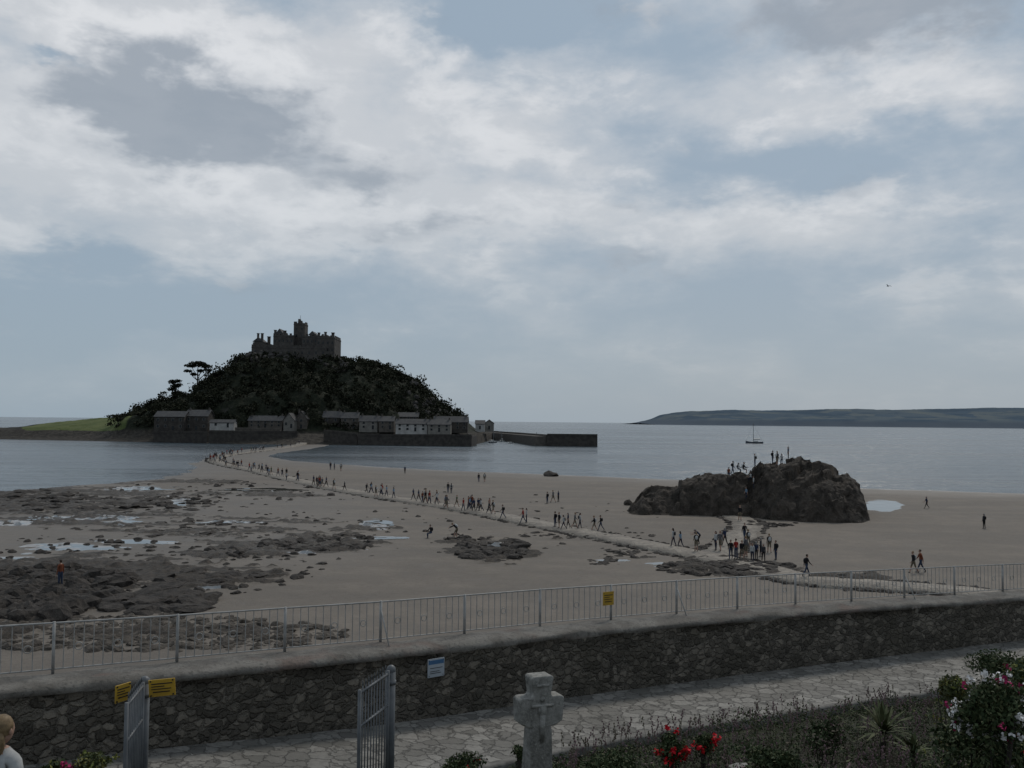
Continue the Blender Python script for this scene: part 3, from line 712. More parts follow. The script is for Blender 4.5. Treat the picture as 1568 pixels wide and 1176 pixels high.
# path
m_pav,b,p,pos=newmat('crazy_paving')
flat=b.mapv(pos,(1,1,0))
wv=b.n('ShaderNodeVectorMath',operation='ADD'); b.L(flat,wv.inputs[0]); nv=b.n('ShaderNodeVectorMath',operation='SCALE'); b.L(b.noise(flat,2.5,5,.65,0,1),nv.inputs[0]); nv.inputs['Scale'].default_value=.55; b.L(nv.outputs[0],wv.inputs[1])
ve=b.vor(wv.outputs[0],2.3,'DISTANCE_TO_EDGE'); vc=b.vor(wv.outputs[0],2.3,'F1','Color'); hs=b.n('ShaderNodeSeparateColor'); b.L(vc,hs.inputs[0]); n9=b.noise(pos,8,5,.65)
n=b.noise(pos,.6,5,.6)
c=b.mix(hs.outputs[0],(.10,.094,.083),(.25,.236,.212)); c=b.mix(b.m('MULTIPLY',b.ss(n9,.4,.7),.6),c,(.09,.084,.075)); c=b.mix(b.ss(n,.42,.7,0,.6),c,(.08,.076,.065)); c=b.mix(b.ss(ve,.0,.07,.65,0),c,(.06,.055,.047))
b.L(c,p.inputs['Base Color']); p.inputs['Roughness'].default_value=.75; b.L(b.bump(b.m('ADD',b.ss(ve,0,.06),b.m('MULTIPLY',n9,.6)),.8,.04),p.inputs['Normal'])
PWID=np.interp(wp_x,[-400,0,200,600,850,1200,1568,2000],[4.5,4.5,4.5,4.2,4.0,4.2,4.5,4.5])
rows=[]
for k in range(12):
    o=.08-k/11*(PWID+.1); P=WF+NRM*(np.asarray(o)[:,None]); rows.append(np.stack([P[:,0],P[:,1],zpath+.004+(fbm(P[:,0]*.8,P[:,1]*.8,3,2)-.5)*.03],1))
V=np.stack(rows,0); grid_mesh('garden_path',V[:,:,0],V[:,:,1],V[:,:,2],[m_pav])
INN=V[-1]
m_kerb=smat('granite_kerb',(.17,.16,.145),(.09,.085,.077),3,.85,.6,14,.03)
sec=[(.0,-.1),(0,.22),(-.04,.26),(-.26,.27),(-.3,.22),(-.3,-.3)]
Vk=[]
for o,dz in sec:
    P=INN+NRM*o; Vk.append(np.stack([P[:,0],P[:,1],P[:,2]+dz+(fbm(sa*1.2,sa*0+dz,3,5)-.5)*.08],1))
Vk=np.stack(Vk,0); sel=wp_x>560
grid_mesh('stone_kerb',Vk[:,sel,0],Vk[:,sel,1],Vk[:,sel,2],[m_kerb])
m_soil=smat('garden_soil',(.03,.027,.02),(.035,.04,.02),1.5,.95,.8,9,.08)
def zprof(y): return np.interp(y,[-8,1.5,3,7,12,17,20,30,40],[9.9,9.9,9.5,7.75,6.15,4.45,3.75,3.0,2.8])
GI=INN.copy(); rows=[]
for k in range(41):
    t=k/40; yy=GI[:,1]*(1-t)+(-8)*t; xx=GI[:,0]*(1+t*.15)
    dist=np.hypot(xx-GI[:,0],yy-GI[:,1]); zz=zprof(yy)+(fbm(xx*.7,yy*.7,3,6)-.5)*.15
    zz=zz-.35*sst(-1,-3,xx)*sst(14,8,yy)
    k2=sst(0,3,dist); rows.append(np.stack([xx,yy,GI[:,2]*(1-k2)-.01*(1-k2)+zz*k2],1))
V=np.stack(rows,0); gard=grid_mesh('garden_ground',V[:,:,0],V[:,:,1],V[:,:,2],[m_soil])
def bvh_of(obs):
    vs=[];fs=[]
    for o in obs:
        k=len(vs); vs+=[v.co.copy() for v in o.data.vertices]; fs+=[[i+k for i in p_.vertices] for p_ in o.data.polygons]
    return BVHTree.FromPolygons(vs,fs)
gb=bvh_of([gard])
def gz(x,y):
    h=gb.ray_cast(Vector((x,y,60)),Vector((0,0,-1)))[0]; return h.z if h else 3.

# railing
m_rail=smat('galvanised_painted_steel',(.34,.33,.315),(.24,.235,.225),4,.5,0)
RL=WF+NRM*1.08; RL[:,2]=WF[:,2]+.03
mb=MB()
racc=np.concatenate([[0],np.cumsum(np.linalg.norm(np.diff(RL,axis=0),axis=1))]); RT=racc[-1]
def rp(s_): return Vector([np.interp(s_,racc,RL[:,k]) for k in range(3)])
PS=2.75; npan=int(RT/PS)
HR=1.14
for i in range(npan):
    s0=i*PS; a=rp(s0);c=rp(s0+PS); up=Vector((0,0,1))
    mb.box((-.03,-.03,-.1),(.03,.03,HR+.03),0,Matrix.Translation(a)@Matrix.Rotation(math.atan2((c-a).y,(c-a).x),4,'Z'))
    mb.tube(a+up*HR,c+up*HR,.024,.024,0,6,False); mb.tube(a+up*.1,c+up*.1,.018,.018,0,6,False)
    nb=13
    for k in range(1,nb):
        q=a.lerp(c,k/nb); mb.tube(q+up*.1,q+up*HR,.0115,.0115,0,5,False)
    for k in (2.5,6.5,10.5):
        q=a.lerp(c,k/nb)+up*.58; d=(c-a).normalized(); R_=.085
        ring=[q+d*math.cos(t_)*R_+up*math.sin(t_)*R_ for t_ in np.linspace(0,2*math.pi,11)]
        for u,v_ in zip(ring[:-1],ring[1:]): mb.tube(u,v_,.011,.011,0,5,False)
    if i%4==1:
        d=(c-a).normalized(); n_=Vector((-d.y,d.x,0)); mb.tube(a+up*.95,a-n_*.55+up*.02,.02,.02,0,6)
mb.obj('promenade_railing',[m_rail],True)

# signs
m_yel=smat('yellow_sign_plate',(.46,.28,.03),(.36,.22,.03),3,.5,0); m_blk=smat('sign_black_ink',(.02,.02,.02),None,1,.6,0)
m_blu=smat('blue_sign_ink',(.06,.14,.26),None,1,.5,0); m_wht=smat('white_sign_plate',(.36,.39,.42),(.3,.33,.36),1,.5,0)
def sign(name,c,w_,h_,ang,face,lines,tilt=0,hdr=None):
    e=empty(name,c); e.rotation_euler=(0,tilt,ang)
    mb=MB(); mb.box((-w_/2,0,-h_/2),(w_/2,.02,h_/2),0)
    for (u0,u1,v0,v1) in lines: mb.box((u0*w_,-.006,v0*h_),(u1*w_,.0-.001,v1*h_),1)
    if hdr: mb.box((-.46*w_,-.006,hdr[0]*h_),(.46*w_,-.001,hdr[1]*h_),2)
    for u in(-.42,.42):
        for v_ in(-.42,.42): mb.tube((u*w_,-.012,v_*h_),(u*w_,.0,v_*h_),.012,.012,1)
    mb.obj('plate',[face,m_blk,m_blu],False,e); return e
TX=[(-.4,.4,.22,.28),(-.4,.1,.07,.12),(-.4,.35,-.08,-.03),(-.35,.3,-.26,-.2)]
def wall_at(px_):
    i=int(np.argmin(abs(wp_x-px_))); return WF[i],T[i],NRM[i]
P,t_,n_=wall_at(668)
q=at_D(668,1022,P[1]-.1); sign('information_sign',(q.x,P[1]-.12,q.z),.52,.50,math.atan2(t_[1],t_[0]),m_wht,[(-.38,.38,-.02,.01),(-.38,.2,-.2,-.17),(-.38,.3,-.3,-.27)],0,(.2,.42))
pxr,_=proj_np(RL[:,0],RL[:,1],RL[:,2]); i=int(np.argmin(abs(pxr-932)))
sign('warning_sign',(RL[i,0]-NRM[i,0]*.06,RL[i,1]-NRM[i,1]*.06,RL[i,2]+.72),.42,.44,math.atan2(T[i,1],T[i,0]),m_yel,TX)

# gates
m_gate=smat('grey_painted_iron',(.13,.135,.14),(.09,.095,.10),3,.45,0)
def gate(name,px_,top,D,dirv,Lg):
    q=at_D(px_,top,D); zt=q.z; zb=gz(q.x,q.y)-.2; e=empty(name,(q.x,q.y,0))
    mb=MB(); r=.075
    mb.tube((0,0,zb),(0,0,zt-.1),r,r,0,14); mb.ell((0,0,zt-.1),(r*1.05,r*1.05,r*1.2),0)
    mb.tube((0,0,zt-.32),(0,0,zt-.26),r*1.15,r*1.15,0,14)
    mb.obj('gate_post',[m_gate],True,e)
    g=MB(); d=Vector((dirv[0],dirv[1],0)).normalized(); zt2=zt-.12; z0=zb+.3
    s0=d*.12; s1=d*Lg
    for zz in(zt2,zt2-.5,z0,z0+.45): g.tube(s0+Vector((0,0,zz)),s1+Vector((0,0,zz)),.02,.02,0,8)
    for a in(s0,s1): g.tube(a+Vector((0,0,z0)),a+Vector((0,0,zt2+.05)),.028,.028,0,8)
    nb=10
    for k in range(1,nb):
        a=s0.lerp(s1,k/nb); g.tube(a+Vector((0,0,z0)),a+Vector((0,0,zt2+.09)),.011,.011,0,6); g.tube(a+Vector((0,0,zt2+.09)),a+Vector((0,0,zt2+.17)),.016,.002,0,6)
    g.tube(Vector((0,0,zt2-.15)),s0+Vector((0,0,zt2-.15)),.03,.03); g.tube(Vector((0,0,z0+.2)),s0+Vector((0,0,z0+.2)),.03,.03)
    g.obj('gate_leaf',[m_gate],True,e); return q
gate('iron_gate',599,1017,14.6,(-.26,-.97),1.2)
q=gate('iron_gate',222,1034,13.6,(.18,-1),1.1)
sign('warning_sign',(q.x+.30,q.y-.1,at_D(250,1050,13.6).z),.38,.25,math.radians(8),m_yel,TX,math.radians(-4))
sign('warning_sign',(q.x-.17,q.y-.35,at_D(205,1056,13.4).z),.26,.25,math.radians(62),m_yel,TX)

# stone cross
m_cross,b,p,pos=newmat('lichened_granite')
n=b.noise(pos,5,6,.65); n9=b.noise(pos,28,5,.7)
c=b.mix(b.ss(n,.35,.62),(.27,.26,.238),(.15,.144,.128)); c=b.mix(b.m('MULTIPLY',b.ss(n9,.5,.68),.6),c,(.36,.35,.315)); c=b.mix(b.m('MULTIPLY',b.ss(b.noise(pos,11,5,.6),.55,.68),.6),c,(.065,.065,.056))
b.L(c,p.inputs['Base Color']); p.inputs['Roughness'].default_value=.9; b.L(b.bump(n9,.8,.02),p.inputs['Normal'])
q=at_D(822,1034,12.); zc=q.z; zb=gz(q.x,12.)-.15; hC=zc-zb
e=empty('stone_cross',(q.x,12,zb)); e.rotation_euler=(math.radians(-1),math.radians(1.5),math.radians(24))
hw=.33
outl=[(-.21,0),(-.155,hC-.72),(-.135,hC-.66),(-.19,hC-.66),(-hw+.02,hC-.60),(-hw,hC-.30),(-hw+.04,hC-.27),(-.15,hC-.27),(-.13,hC-.24),(-.165,hC-.02),(-.13,hC),(.13,hC),(.165,hC-.02),(.13,hC-.24),(.15,hC-.27),(hw-.04,hC-.27),(hw,hC-.30),(hw-.02,hC-.60),(.19,hC-.66),(.135,hC-.66),(.155,hC-.72),(.21,0)]
mb=MB(); mb.prism(outl,-.12,.12)
ob=mb.obj('cross_body',[m_cross],False,e)
bv=ob.modifiers.new('bevel','BEVEL'); bv.width=.018; bv.segments=2
mb=MB(); mb.ell((0,-.12,hC-.44),(.07,.035,.09),0); mb.ell((0,-.12,hC-.30),(.035,.03,.04),0)
mb.tube((-.16,-.125,hC-.38),(.16,-.125,hC-.38),.022,.022); mb.tube((0,-.125,hC-.5),(0,-.125,hC-.85),.045,.03); mb.tube((-.09,-.12,hC-.12),(.09,-.12,hC-.12),.02,.02)
mb.obj('carved_relief',[m_cross],True,e)
mb=MB(); mb.prism([(-.42,-.1),(.42,-.1),(.36,.16),(-.36,.16)],-.32,.32); o=mb.obj('plinth',[m_cross],False,e)

# plants
G=lambda n,a,c: smat(n,a,c,6,.7,0,spec=.15)
m_g1=G('leaf_dark_green',(.026,.040,.017),(.045,.063,.026)); m_g2=G('leaf_olive',(.055,.068,.028),(.082,.087,.042)); m_dry=G('dry_stalks',(.13,.112,.082),(.09,.074,.055))
m_hea=G('heather_flowers',(.20,.125,.135),(.13,.09,.09)); m_red=G('red_petals',(.55,.012,.02),(.4,.01,.02)); m_pink=G('magenta_petals',(.42,.03,.12),(.3,.03,.1)); m_wf=G('white_petals',(.72,.70,.68),(.6,.58,.56)); m_yl=G('yellow_green_leaf',(.12,.14,.035),(.16,.14,.04))
C=[];SZ=[];MI=[]
n=0
while n<90000:
    n+=1
    D=random.uniform(13,31); px_=random.uniform(600,1640)
    x=xat(px_,1100,D)
    i=int(np.argmin(abs(wp_x-px_)))
    ed=INN[i]; 
    if (x-ed[0])*NRM[i,0]+(D-ed[1])*NRM[i,1]>-.45: continue
    cl=mn.noise(Vector((x*.7,D*.7,0)))
    if random.random()>cl+1.0: continue
    z0=gz(x,D); hgt_=max(.1,(.34+.7*cl+.35*mn.noise(Vector((x*2.1,D*2.1,5)))))
    if px_<1080: hgt_*=.6
    zz=z0+hgt_*random.random()**.6; t_=(zz-z0)/max(hgt_,.01)
    C.append((x,D,zz)); SZ.append(random.uniform(.045,.12))
    r_=random.random(); k2=mn.noise(Vector((x*.5,D*.5,9)))
    MI.append(3 if (t_>.85 and k2>.12 and r_<.3) else (2 if r_<.14 else (1 if r_<.4+k2*.6 else 0)))
quad_cloud('heather_bed',C,np.array(SZ),[m_g1,m_g2,m_dry,m_hea],MI,.45,.3)
mb=MB()
for k in range(1100):
    D=random.uniform(17,27); px_=random.uniform(860,1440); x=xat(px_,1100,D); i=int(np.argmin(abs(wp_x-px_))); ed=INN[i]
    if (x-ed[0])*NRM[i,0]+(D-ed[1])*NRM[i,1]>-.5: continue
    if mn.noise(Vector((x*.6,D*.6,3)))<-.05: continue
    z=gz(x,D); hh=random.uniform(.35,.95); l=Vector((random.gauss(0,.13),random.gauss(0,.1),hh)); b0=Vector((x,D,z)); fm_=1 if random.random()<.6 else 0
    mb.tube(b0,b0+l,.006,.004,0,3,False)
    for j in range(5):
        c_=b0+l*(1-.07*j)+Vector((random.gauss(0,.02),random.gauss(0,.02),0)); mb.ell(c_,(.02,.02,.028),fm_,4,3)
mb.obj('flower_stalks',[m_dry,m_hea])
def bush(name,px_,py_,D,rx,rz,n,mats,flowers,nf,fs,ls=.09,lobes=5):
    c0=at_D(px_,py_,D); e=empty(name,(c0.x,D,gz(c0.x,D)))
    oz=c0.z-e.location.z; P=[]
    for l in range(lobes):
        o=np.array([random.uniform(-.5,.5)*rx,random.uniform(-.4,.4)*rx,random.uniform(-.45,.3)*rz]); r=random.uniform(.45,.7)
        g=rng.normal(size=(n//lobes,3)); g/=np.linalg.norm(g,axis=1)[:,None]; P.append(np.array([0,0,oz])+o+g*rng.uniform(.4,1.1,(n//lobes,1))*np.array([rx,rx,rz])*r)
    P=np.concatenate(P); PF=P.copy()
    k_=n//3; sk=np.stack([rng.normal(0,rx*.45,k_),rng.normal(0,rx*.35,k_),rng.uniform(0,max(oz,.1),k_)],1); P=np.concatenate([P,sk])
    mi=(rng.random(len(P))<.3).astype(int)
    q=quad_cloud('leaves',P,rng.uniform(ls*.6,ls*1.3,len(P)),mats,mi,.55); q.parent=e
    mb=MB()
    for k in range(9):
        t_=P[random.randrange(len(P))]; mb.tube((random.gauss(0,.05),random.gauss(0,.05),-.1),Vector(t_),.02,.008,0,5,False)
    mb.obj('stems',[m_bark],False,e)
    if nf:
        ctr=np.array([0,0,oz]); rad=np.linalg.norm((PF-ctr)/np.array([rx,rx,rz]),axis=1); outer=PF[rad>np.quantile(rad,.6)]
        FP=[];FM=[]
        for _ in range(nf):
            c_=outer[random.randrange(len(outer))]; c_=c_+(c_-ctr)/max(np.linalg.norm(c_-ctr),.01)*ls*.8+np.array([0,0,ls*.3]); fm=random.randrange(len(flowers))
            for k in range(9): FP.append(c_+rng.normal(size=3)*fs*.4); FM.append(fm)
        q=quad_cloud('flowers',FP,rng.uniform(fs*.7,fs*1.2,len(FP)),flowers,FM,.95); q.parent=e
bush('flowering_shrub',1520,1085,11.5,.48,.40,5600,[m_g1,m_g2],[m_wf,m_wf,m_wf,m_pink],110,.055,.07,7)
bush('flowering_shrub',1600,1035,13,.6,.35,4500,[m_g1,m_yl],[m_pink,m_wf],26,.05,.07)
bush('garden_shrub',1462,1055,17,.50,.30,2600,[m_g2,m_yl],[m_wf],0,.04,.08)
bush('garden_shrub',1540,1020,21,.9,.35,3600,[m_g1,m_g2],[m_wf],0,.04,.08)
bush('garden_shrub',1490,1140,12,.7,.28,3600,[m_g1,m_g2],[m_wf,m_red],16,.04,.08)
bush('geranium_plant',1028,1140,17,.32,.28,1400,[m_g1,m_g2],[m_red],26,.07,.08)
bush('geranium_plant',1076,1138,17.5,.2,.2,700,[m_g1,m_g2],[m_red],10,.07,.08)
bush('geranium_plant',793,1150,14,.12,.12,400,[m_g1,m_g2],[m_red],4,.045,.06)
bush('garden_shrub',1180,1155,15.5,.5,.22,2200,[m_g1,m_g2],[m_pink],0,.04,.08)
bush('garden_shrub',1260,1120,19,.6,.3,2200,[m_g1,m_dry],[m_hea],30,.04,.08)
bush('garden_shrub',700,1172,13,.4,.13,1600,[m_g1,m_g2],[m_red,m_wf],3,.03,.06)
bush('garden_shrub',930,1168,15,.5,.22,2000,[m_g1,m_g2],[m_wf],0,.04,.07)
bush('garden_shrub',140,1168,11,.28,.12,1000,[m_g2,m_yl],[m_yl],10,.04,.06)
bush('garden_shrub',75,1180,10,.22,.1,700,[m_g1,m_yl],[m_pink],6,.04,.06)
def yucca(px_,py_,D,n=34,L=.62,hs=.3):
    c0=at_D(px_,py_,D); base=gz(c0.x,D); e=empty('yucca_plant',(c0.x,D,base)); mb=MB(); top=Vector((0,0,hs))
    mb.tube((0,0,-.1),top,.08,.07,1,8)
    for k in range(n):
        a=random.random()*6.3; el_=random.uniform(-.05,1.3); d=Vector((math.cos(a)*math.cos(el_),math.sin(a)*math.cos(el_),math.sin(el_))); s_=Vector((-math.sin(a),math.cos(a),0))*.05
        l=L*random.uniform(.7,1.1); p0=top; p1=top+d*l*.55; p2=top+d*l-Vector((0,0,.14*l))
        mb.add([p0-s_*.7,p0+s_*.7,p1+s_,p1-s_,p2],[(0,1,2,3),(3,2,4)],0)
    mb.obj('leaves_and_stem',[m_g2,m_bark],False,e)
yucca(1352,1096,21.5,48,.9,.55); yucca(1398,1110,20,28,.6,.45)
boulders('rockery_stones',[(xat(x,y,D),D,gz(xat(x,y,D),D)+.2,r) for x,y,D,r in[(1140,1150,17.5,.34),(1165,1158,17,.24),(1120,1162,17,.2),(1210,1165,16.5,.3),(990,1172,16,.24),(60,1172,11,.35),(170,1174,11.5,.4)]],.7,m_cross)

# seagull
m_gull=smat('gull_feathers',(.3,.3,.31),(.2,.2,.21),5,.8,0)
q=at_D(1360,438,170); mb=MB(); mb.ell((0,0,0),(.28,.1,.1),0,10,6); mb.ell((.27,0,.04),(.08,.06,.06),0,8,5); mb.tube((.33,0,.03),(.42,0,.01),.02,.005)
for s_ in(-1,1):
    v=[(.1,.05*s_,.05),(-.1,.05*s_,.05),(-.12,.38*s_,.2),(.09,.38*s_,.22),(-.16,.8*s_,.08)]
    mb.add([Vector(x) for x in v]+[Vector(x)-Vector((0,0,.02)) for x in v],[(0,1,2,3),(3,2,4),(5,8,7,6),(8,9,7),(0,3,8,5),(3,4,9,8),(1,6,7,2),(2,7,9,4)])
mb.add([(-.25,-.04,0),(-.25,.04,0),(-.42,.1,.01),(-.42,-.1,.01)],[(0,1,2,3)])
o=mb.obj('seagull',[m_gull]); o.location=q; o.rotation_euler=(.2,0,2.0)

# ================= PEOPLE =================
m_skin=smat('skin',(.36,.22,.165),(.31,.19,.14),8,.6,0); m_shoe=smat('shoe_leather',(.03,.028,.026),None,5,.6,0)
m_hair=[smat('hair_brown',(.04,.025,.015),None,20,.6,0),smat('hair_dark',(.015,.012,.01),None,20,.6,0),smat('hair_blonde',(.22,.15,.08),(.12,.08,.04),20,.6,0),smat('hair_grey',(.2,.19,.18),None,20,.6,0)]
cl=lambda n,c: smat(n,c,tuple(x*.75 for x in c),6,.9,.2,30,.01,spec=.1)
tops=[cl('cloth_black',(.02,.02,.022)),cl('cloth_navy',(.025,.035,.07)),cl('cloth_grey',(.10,.10,.105)),cl('cloth_white',(.42,.42,.41)),cl('cloth_red',(.26,.03,.025)),cl('cloth_lightblue',(.17,.25,.33)),cl('cloth_charcoal',(.05,.05,.055)),cl('cloth_rust',(.18,.06,.032)),cl('cloth_green',(.06,.09,.05))]
legs=[cl('denim',(.04,.055,.09)),cl('trouser_black',(.02,.02,.02)),cl('trouser_khaki',(.14,.118,.085)),cl('denim_dark',(.03,.035,.055))]
def person_mesh(name,pose,top,leg,hair,shorts=False,longsl=True,female=False,backpack=None,longhair=False):
    hl,kl,hr_,kr,sl,el_,sr,er,lean=[math.radians(a) for a in pose]
    k=.94 if female else 1.
    def dirv(a): return Vector((0,math.sin(a),-math.cos(a)))
    Lr=Matrix.Rotation(-lean,3,'X')
    pel=Vector((0,0,0)); J={'pel':(pel,.135,.105)}
    def up(v): return Lr@Vector(v)
    sw_=.17*(.9 if female else 1)
    J['waist']=(up((0,0,.13)),.125,.095); J['chest']=(up((0,0,.34)),.155,.105); J['nb']=(up((0,0,.47)),.085,.075); J['neck']=(up((0,.01,.55)),.05,.052)
    for sd,hp,kn,sh,eb in((-1,hl,kl,sl,el_),(1,hr_,kr,sr,er)):
        t='L' if sd<0 else 'R'
        hipp=Vector((.085*sd,0,-.05)); kne=hipp+dirv(hp)*.42; an=kne+dirv(hp-kn)*.41; toe=an+Vector((.02*sd,.15,-.045))
        if abs(hp-kn)>.5: toe=an+Matrix.Rotation(hp-kn,3,'X')@Vector((0,.15,-.04))
        J['hip'+t]=(hipp,.09,.095); J['knee'+t]=(kne,.062,.062); J['ank'+t]=(an,.042,.045); J['heel'+t]=(an+Vector((0,-.02,-.05)),.04,.04); J['toe'+t]=(toe,.038,.03)
        shp=up((sw_*sd,0,.43)); arm=Matrix.Rotation(.10*sd*-1,3,'Y')
        e1=shp+arm@dirv(sh+lean*.3)*.29; wr=e1+arm@dirv(sh+lean*.3+eb)*.25; hd=wr+arm@dirv(sh+lean*.3+eb+.1)*.075
        J['sho'+t]=(shp,.062,.065); J['elb'+t]=(e1,.043,.043); J['wri'+t]=(wr,.028,.03); J['han'+t]=(hd,.034,.02)
    E=[('pel','waist'),('waist','chest'),('chest','nb'),('nb','neck')]
    for t in'LR': E+=[('pel','hip'+t),('hip'+t,'knee'+t),('knee'+t,'ank'+t),('ank'+t,'heel'+t),('heel'+t,'toe'+t),('nb','sho'+t),('sho'+t,'elb'+t),('elb'+t,'wri'+t),('wri'+t,'han'+t)]
    ks=list(J); me=bpy.data.meshes.new('tmp'); me.from_pydata([J[a][0] for a in ks],[(ks.index(a),ks.index(c_)) for a,c_ in E],[])
    ob=link(bpy.data.objects.new('tmp',me)); sk=ob.modifiers.new('s','SKIN')
    for i,a in enumerate(ks):
        d=me.skin_vertices[0].data[i]; d.radius=(J[a][1],J[a][2]); d.use_root=(i==0)
    ss_=ob.modifiers.new('u','SUBSURF'); ss_.levels=1
    dg=bpy.context.evaluated_depsgraph_get(); ev=bpy.data.meshes.new_from_object(ob.evaluated_get(dg))
    segs=[(ks_a,J[ks_a][0],J[ks_b][0],ks_b) for ks_a,ks_b in E]
    mb=MB(); mi=[]
    V_=[v.co.copy() for v in ev.vertices]; Fs=[tuple(p_.vertices) for p_ in ev.polygons]
    for f in Fs:
        c_=sum((V_[i] for i in f),Vector())/len(f); best=None
        for a,p0,p1,bb in segs:
            d=p1-p0; t_=max(0,min(1,(c_-p0).dot(d)/d.length_squared)); dd=(c_-p0-d*t_).length-.5*(J[a][1]*(1-t_)+J[bb][1]*t_)
            if best is None or dd<best[0]: best=(dd,a,bb,t_)
        _,a,bb,t_=best
        if bb.startswith(('hip','knee')): m_=1
        elif bb.startswith('ank'): m_=2 if shorts else 1
        elif bb.startswith(('heel','toe')): m_=3
        elif bb.startswith('han'): m_=2
        elif bb.startswith('wri'): m_=0 if longsl else 2
        elif bb=='neck': m_=2 if t_>.4 else 0
        elif bb=='waist': m_=0 if t_>.2 else 1
        else: m_=0
        mi.append(m_)
    mb.v=[tuple(v) for v in V_]; mb.f=Fs; mb.m=mi
    bpy.data.objects.remove(ob)
    hc=up((0,.025,.665)); mb.ell(hc,(.075,.092,.115),2,14,10)
    mb.tube(up((0,.11,.665)),up((0,.135,.64)),.01,.016,2,6); mb.tube(up((-.022,.108,.615)),up((.022,.108,.615)),.007,.007,3,5)
    for s_ in(-1,1):
        mb.ell(up((.03*s_,.105,.68)),(.012,.008,.007),3,6,4); mb.ell(up((.077*s_,.015,.66)),(.012,.02,.03),2,6,5)
    mb.ell(hc+Lr@Vector((0,-.02,.03)),(.086,.095,.105),4,14,8)
    if longhair: mb.ell(up((0,-.055,.58)),(.08,.05,.13),4,10,8)
    for t,sd in(('L',-1),('R',1)):
        p0=J['han'+t][0]; dr=(p0-J['wri'+t][0]).normalized(); fw=Vector((0,1,0)) if abs(dr.y)<.8 else Vector((0,0,1)); fw=(fw-dr*fw.dot(dr)).normalized()
        for j,(o,l) in enumerate([(-.026,.055),(-.009,.07),(.009,.075),(.026,.066)]):
            a=p0+fw*o+dr*.015; m1=a+dr*l*.55; inn=dr.cross(fw)*(.012*sd); m2=m1+dr*l*.4+inn; mb.tube(a,m1,.0095,.0085,2,6); mb.tube(m1,m2,.0085,.006,2,6)
        a=p0-dr*.02+fw*.028; mb.tube(a,a+fw*.025+dr*.03,.011,.009,2,6); mb.tube(a+fw*.025+dr*.03,a+fw*.03+dr*.055,.009,.006,2,6)
    if backpack: 
        M_=Matrix.Translation(up((0,-.17,.28)))@Lr.to_4x4(); mb.ell((0,0,0),(.14,.09,.2),5,12,8,None); 
        for i in range(len(mb.v)-12*9,len(mb.v)): mb.v[i]=tuple(M_@Vector(mb.v[i]))
    zmin=min(v[2] for v in mb.v)
    mb.v=[(v[0]*k,v[1]*k,(v[2]-zmin)*k) for v in mb.v]
    me=bpy.data.meshes.new(name); me.from_pydata(mb.v,[],mb.f)
    for m_ in(top,leg,m_skin,m_shoe,hair,backpack or m_shoe): me.materials.append(m_)
    me.polygons.foreach_set('material_index',mb.m); me.polygons.foreach_set('use_smooth',[True]*len(me.polygons)); me.update()
    return me
POS={'walkA':(24,4,-18,18,-20,15,22,25,3),'walkB':(-16,22,22,6,20,25,-18,12,4),'stand':(3,2,-3,2,3,10,-3,12,0),'hip':(4,2,-4,3,-10,70,5,10,1),
 'photo':(3,2,-3,2,55,75,55,75,2),'bend':(35,30,20,30,40,15,50,20,50),'sit':(85,85,80,90,25,40,30,45,8),'stroll':(14,4,-12,12,-8,12,10,18,2)}
PM={}
def pm(pose,i):
    key=(pose,i)
    if key not in PM:
        PM[key]=person_mesh('person_'+pose,POS[pose],tops[[0,1,2,3,4,6,0,5,7,6,8,3][i%12]],legs[i%4],m_hair[(i*3)%4],i%4==2,i%3!=1,i%2==1,tops[(i*5)%9] if i%3==0 else None,i%2==1)
    return PM[key]
gbv=bvh_of([beach,cway,cw2,rk_ob])
rbv=bvh_of([rk_ob])
def put(px_,py_,pose='walkA',i=0,face=None,D=None,rock=None):
    if rock=='sky':
        best=None
        for D_ in np.arange(104,121,.25):
            q=at_D(px_,py_,float(D_)); hit=rbv.ray_cast(Vector((q.x,D_,40)),Vector((0,0,-1)))[0]
            if hit and (best is None or (hit.z-CZ)/D_>best[0]): best=((hit.z-CZ)/D_,hit)
        loc=best[1]-Vector((0,0,.08))
    elif rock=='ray':
        d=ray(px_,py_).normalized(); hit=rbv.ray_cast(Vector((0,0,CZ)),d)[0]; loc=hit if hit else at_z(px_,py_)
    else:
        q=at_z(px_,py_,.15); hit=gbv.ray_cast(Vector((q.x,q.y,30)),Vector((0,0,-1)))[0]; loc=(hit if hit else q)-Vector((0,0,.015))
    o=link(bpy.data.objects.new('person',pm(pose,i))); o.location=loc; s_=random.uniform(.93,1.05); o.scale=(s_,s_,s_)
    o.rotation_euler=(0,0,face if face is not None else random.choice([1.9,-1.3,1.6,-1.6,0,3])+random.uniform(-.4,.4))
    return o
W_=['walkA','walkB','stroll']
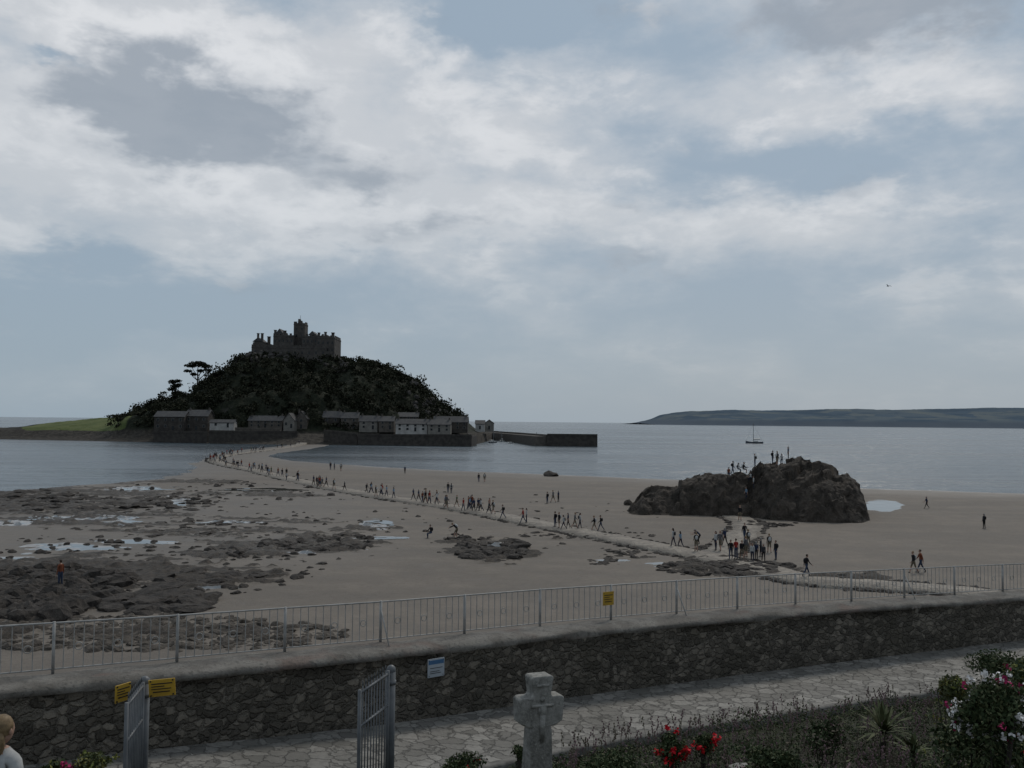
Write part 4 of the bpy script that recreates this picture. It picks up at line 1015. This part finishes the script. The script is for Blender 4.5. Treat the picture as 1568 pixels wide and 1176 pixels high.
for k,(x,y,ps,i,fc) in enumerate([(1235,886,'walkA',0,-1.4),(1399,877,'walkB',6,1.7),(1410,876,'walkA',8,1.5),(1419,779,'walkA',1,1.5),(1507,809,'stand',9,.4),(92,902,'stand',8,1.2),
 (660,824,'sit',0,2.2),(700,824,'bend',6,1.2),(1031,839,'stroll',3,1.),(1042,838,'walkA',7,.6),(1066,847,'hip',6,0),(1072,833,'bend',1,1.5),(1096,845,'stand',3,2),(1103,846,'stroll',2,2.5),
 (1119,859,'walkB',0,2.8),(1127,860,'stand',4,.3),(1136,859,'walkA',6,3.1),(1142,853,'stand',2,.6),(1152,861,'stroll',3,2.9),(1158,858,'stand',1,-.3),(1165,852,'hip',5,1.),(1188,857,'stand',0,2.),(1178,846,'stroll',6,0),(1169,862,'walkA',9,3.),(1110,838,'walkA',1,.4),(1146,838,'stroll',6,.2),(1140,829,'walkB',0,3.2),
 (850,809,'stand',0,1),(856,811,'stand',6,2.),(863,813,'walkA',3,1.6),(870,810,'stroll',1,1.6),(880,811,'walkB',2,-1.5),(888,811,'stroll',3,-1.5),(910,813,'walkA',6,1.5),(920,812,'walkB',0,1.6),
 (801,803,'walkA',4,1.6),(806,802,'stand',11,1.6),(770,796,'walkA',0,1.6),(838,771,'stand',0,1),(847,769,'walkA',2,1),(855,768,'stand',1,1),(733,738,'stand',0,0),(742,738,'stroll',6,0),(620,725,'stand',1,0),
 (506,719,'stand',0,0),(512,719,'stand',3,0),(522,721,'stroll',6,0),(686,754,'stand',0,0),(691,755,'stroll',3,0),(669,771,'walkA',6,1.6)]):
    put(x,y,ps,i,fc)
cc=catmull(cwp[:19],20)
cpx=[]
for q in cc:
    a,b_=proj_np(np.array(q.x),np.array(q.y),np.array(q.z)); cpx.append((float(a),q))
def walk(px0,px1,n,jit=1.2):
    L_=[(a,q) for a,q in cpx if px0<=a<=px1]
    for k in range(n):
        a,q=random.choice(L_); loc=q+Vector((random.uniform(-jit,jit),random.uniform(-jit,jit),5))
        hit=gbv.ray_cast(loc,Vector((0,0,-1)))[0]
        if not hit: continue
        o=link(bpy.data.objects.new('person',pm(random.choice(W_),random.randrange(12)))); o.location=hit-Vector((0,0,.015)); s_=random.uniform(.9,1.05); o.scale=(s_,)*3
        o.rotation_euler=(0,0,random.choice([.9,-2.2])+random.uniform(-.3,.3))
walk(676,756,17,1.5); walk(625,672,8); walk(556,604,8); walk(484,535,12); walk(420,462,12,1.5); walk(360,420,20,1.6); walk(318,362,34,2.2)
for x,y in [(452,683),(458,682),(465,680),(470,679),(480,676),(486,674),(445,685)]:
    put(x,y,random.choice(W_),random.randrange(12))
for x,ps,i in[(1183,'stand',0),(1190,'stand',6),(1207,'stand',1),(1197,'sit',3),(1130,'sit',3),(1122,'stroll',0),(1138,'sit',6),(1156,'stand',0)]:
    put(x,705,ps,i,None,None,'sky')
for x,y,ps,i in[(1150,738,'sit',3),(1154,748,'stand',11),(1143,765,'stroll',7)]: put(x,y,ps,i,None,None,'ray')
put(1116,782,'stand',8,0); put(1133,799,'stroll',6,3.1)
q=at_D(8,1094,7.6)
me=person_mesh('person_spectator',POS['stand'],tops[3],legs[0],m_hair[2],False,True,True,None,True)
hgt_=max(v.co.z for v in me.vertices); o=link(bpy.data.objects.new('person',me)); zg=gz(q.x-.03,7.6); o.location=(q.x-.03,7.6,zg); s_=(q.z-zg)/hgt_; o.scale=(s_,)*3; o.rotation_euler=(0,0,-.2)
print('spect scale',s_,'stone rock top',max(v.co.z for v in rk_ob.data.vertices))
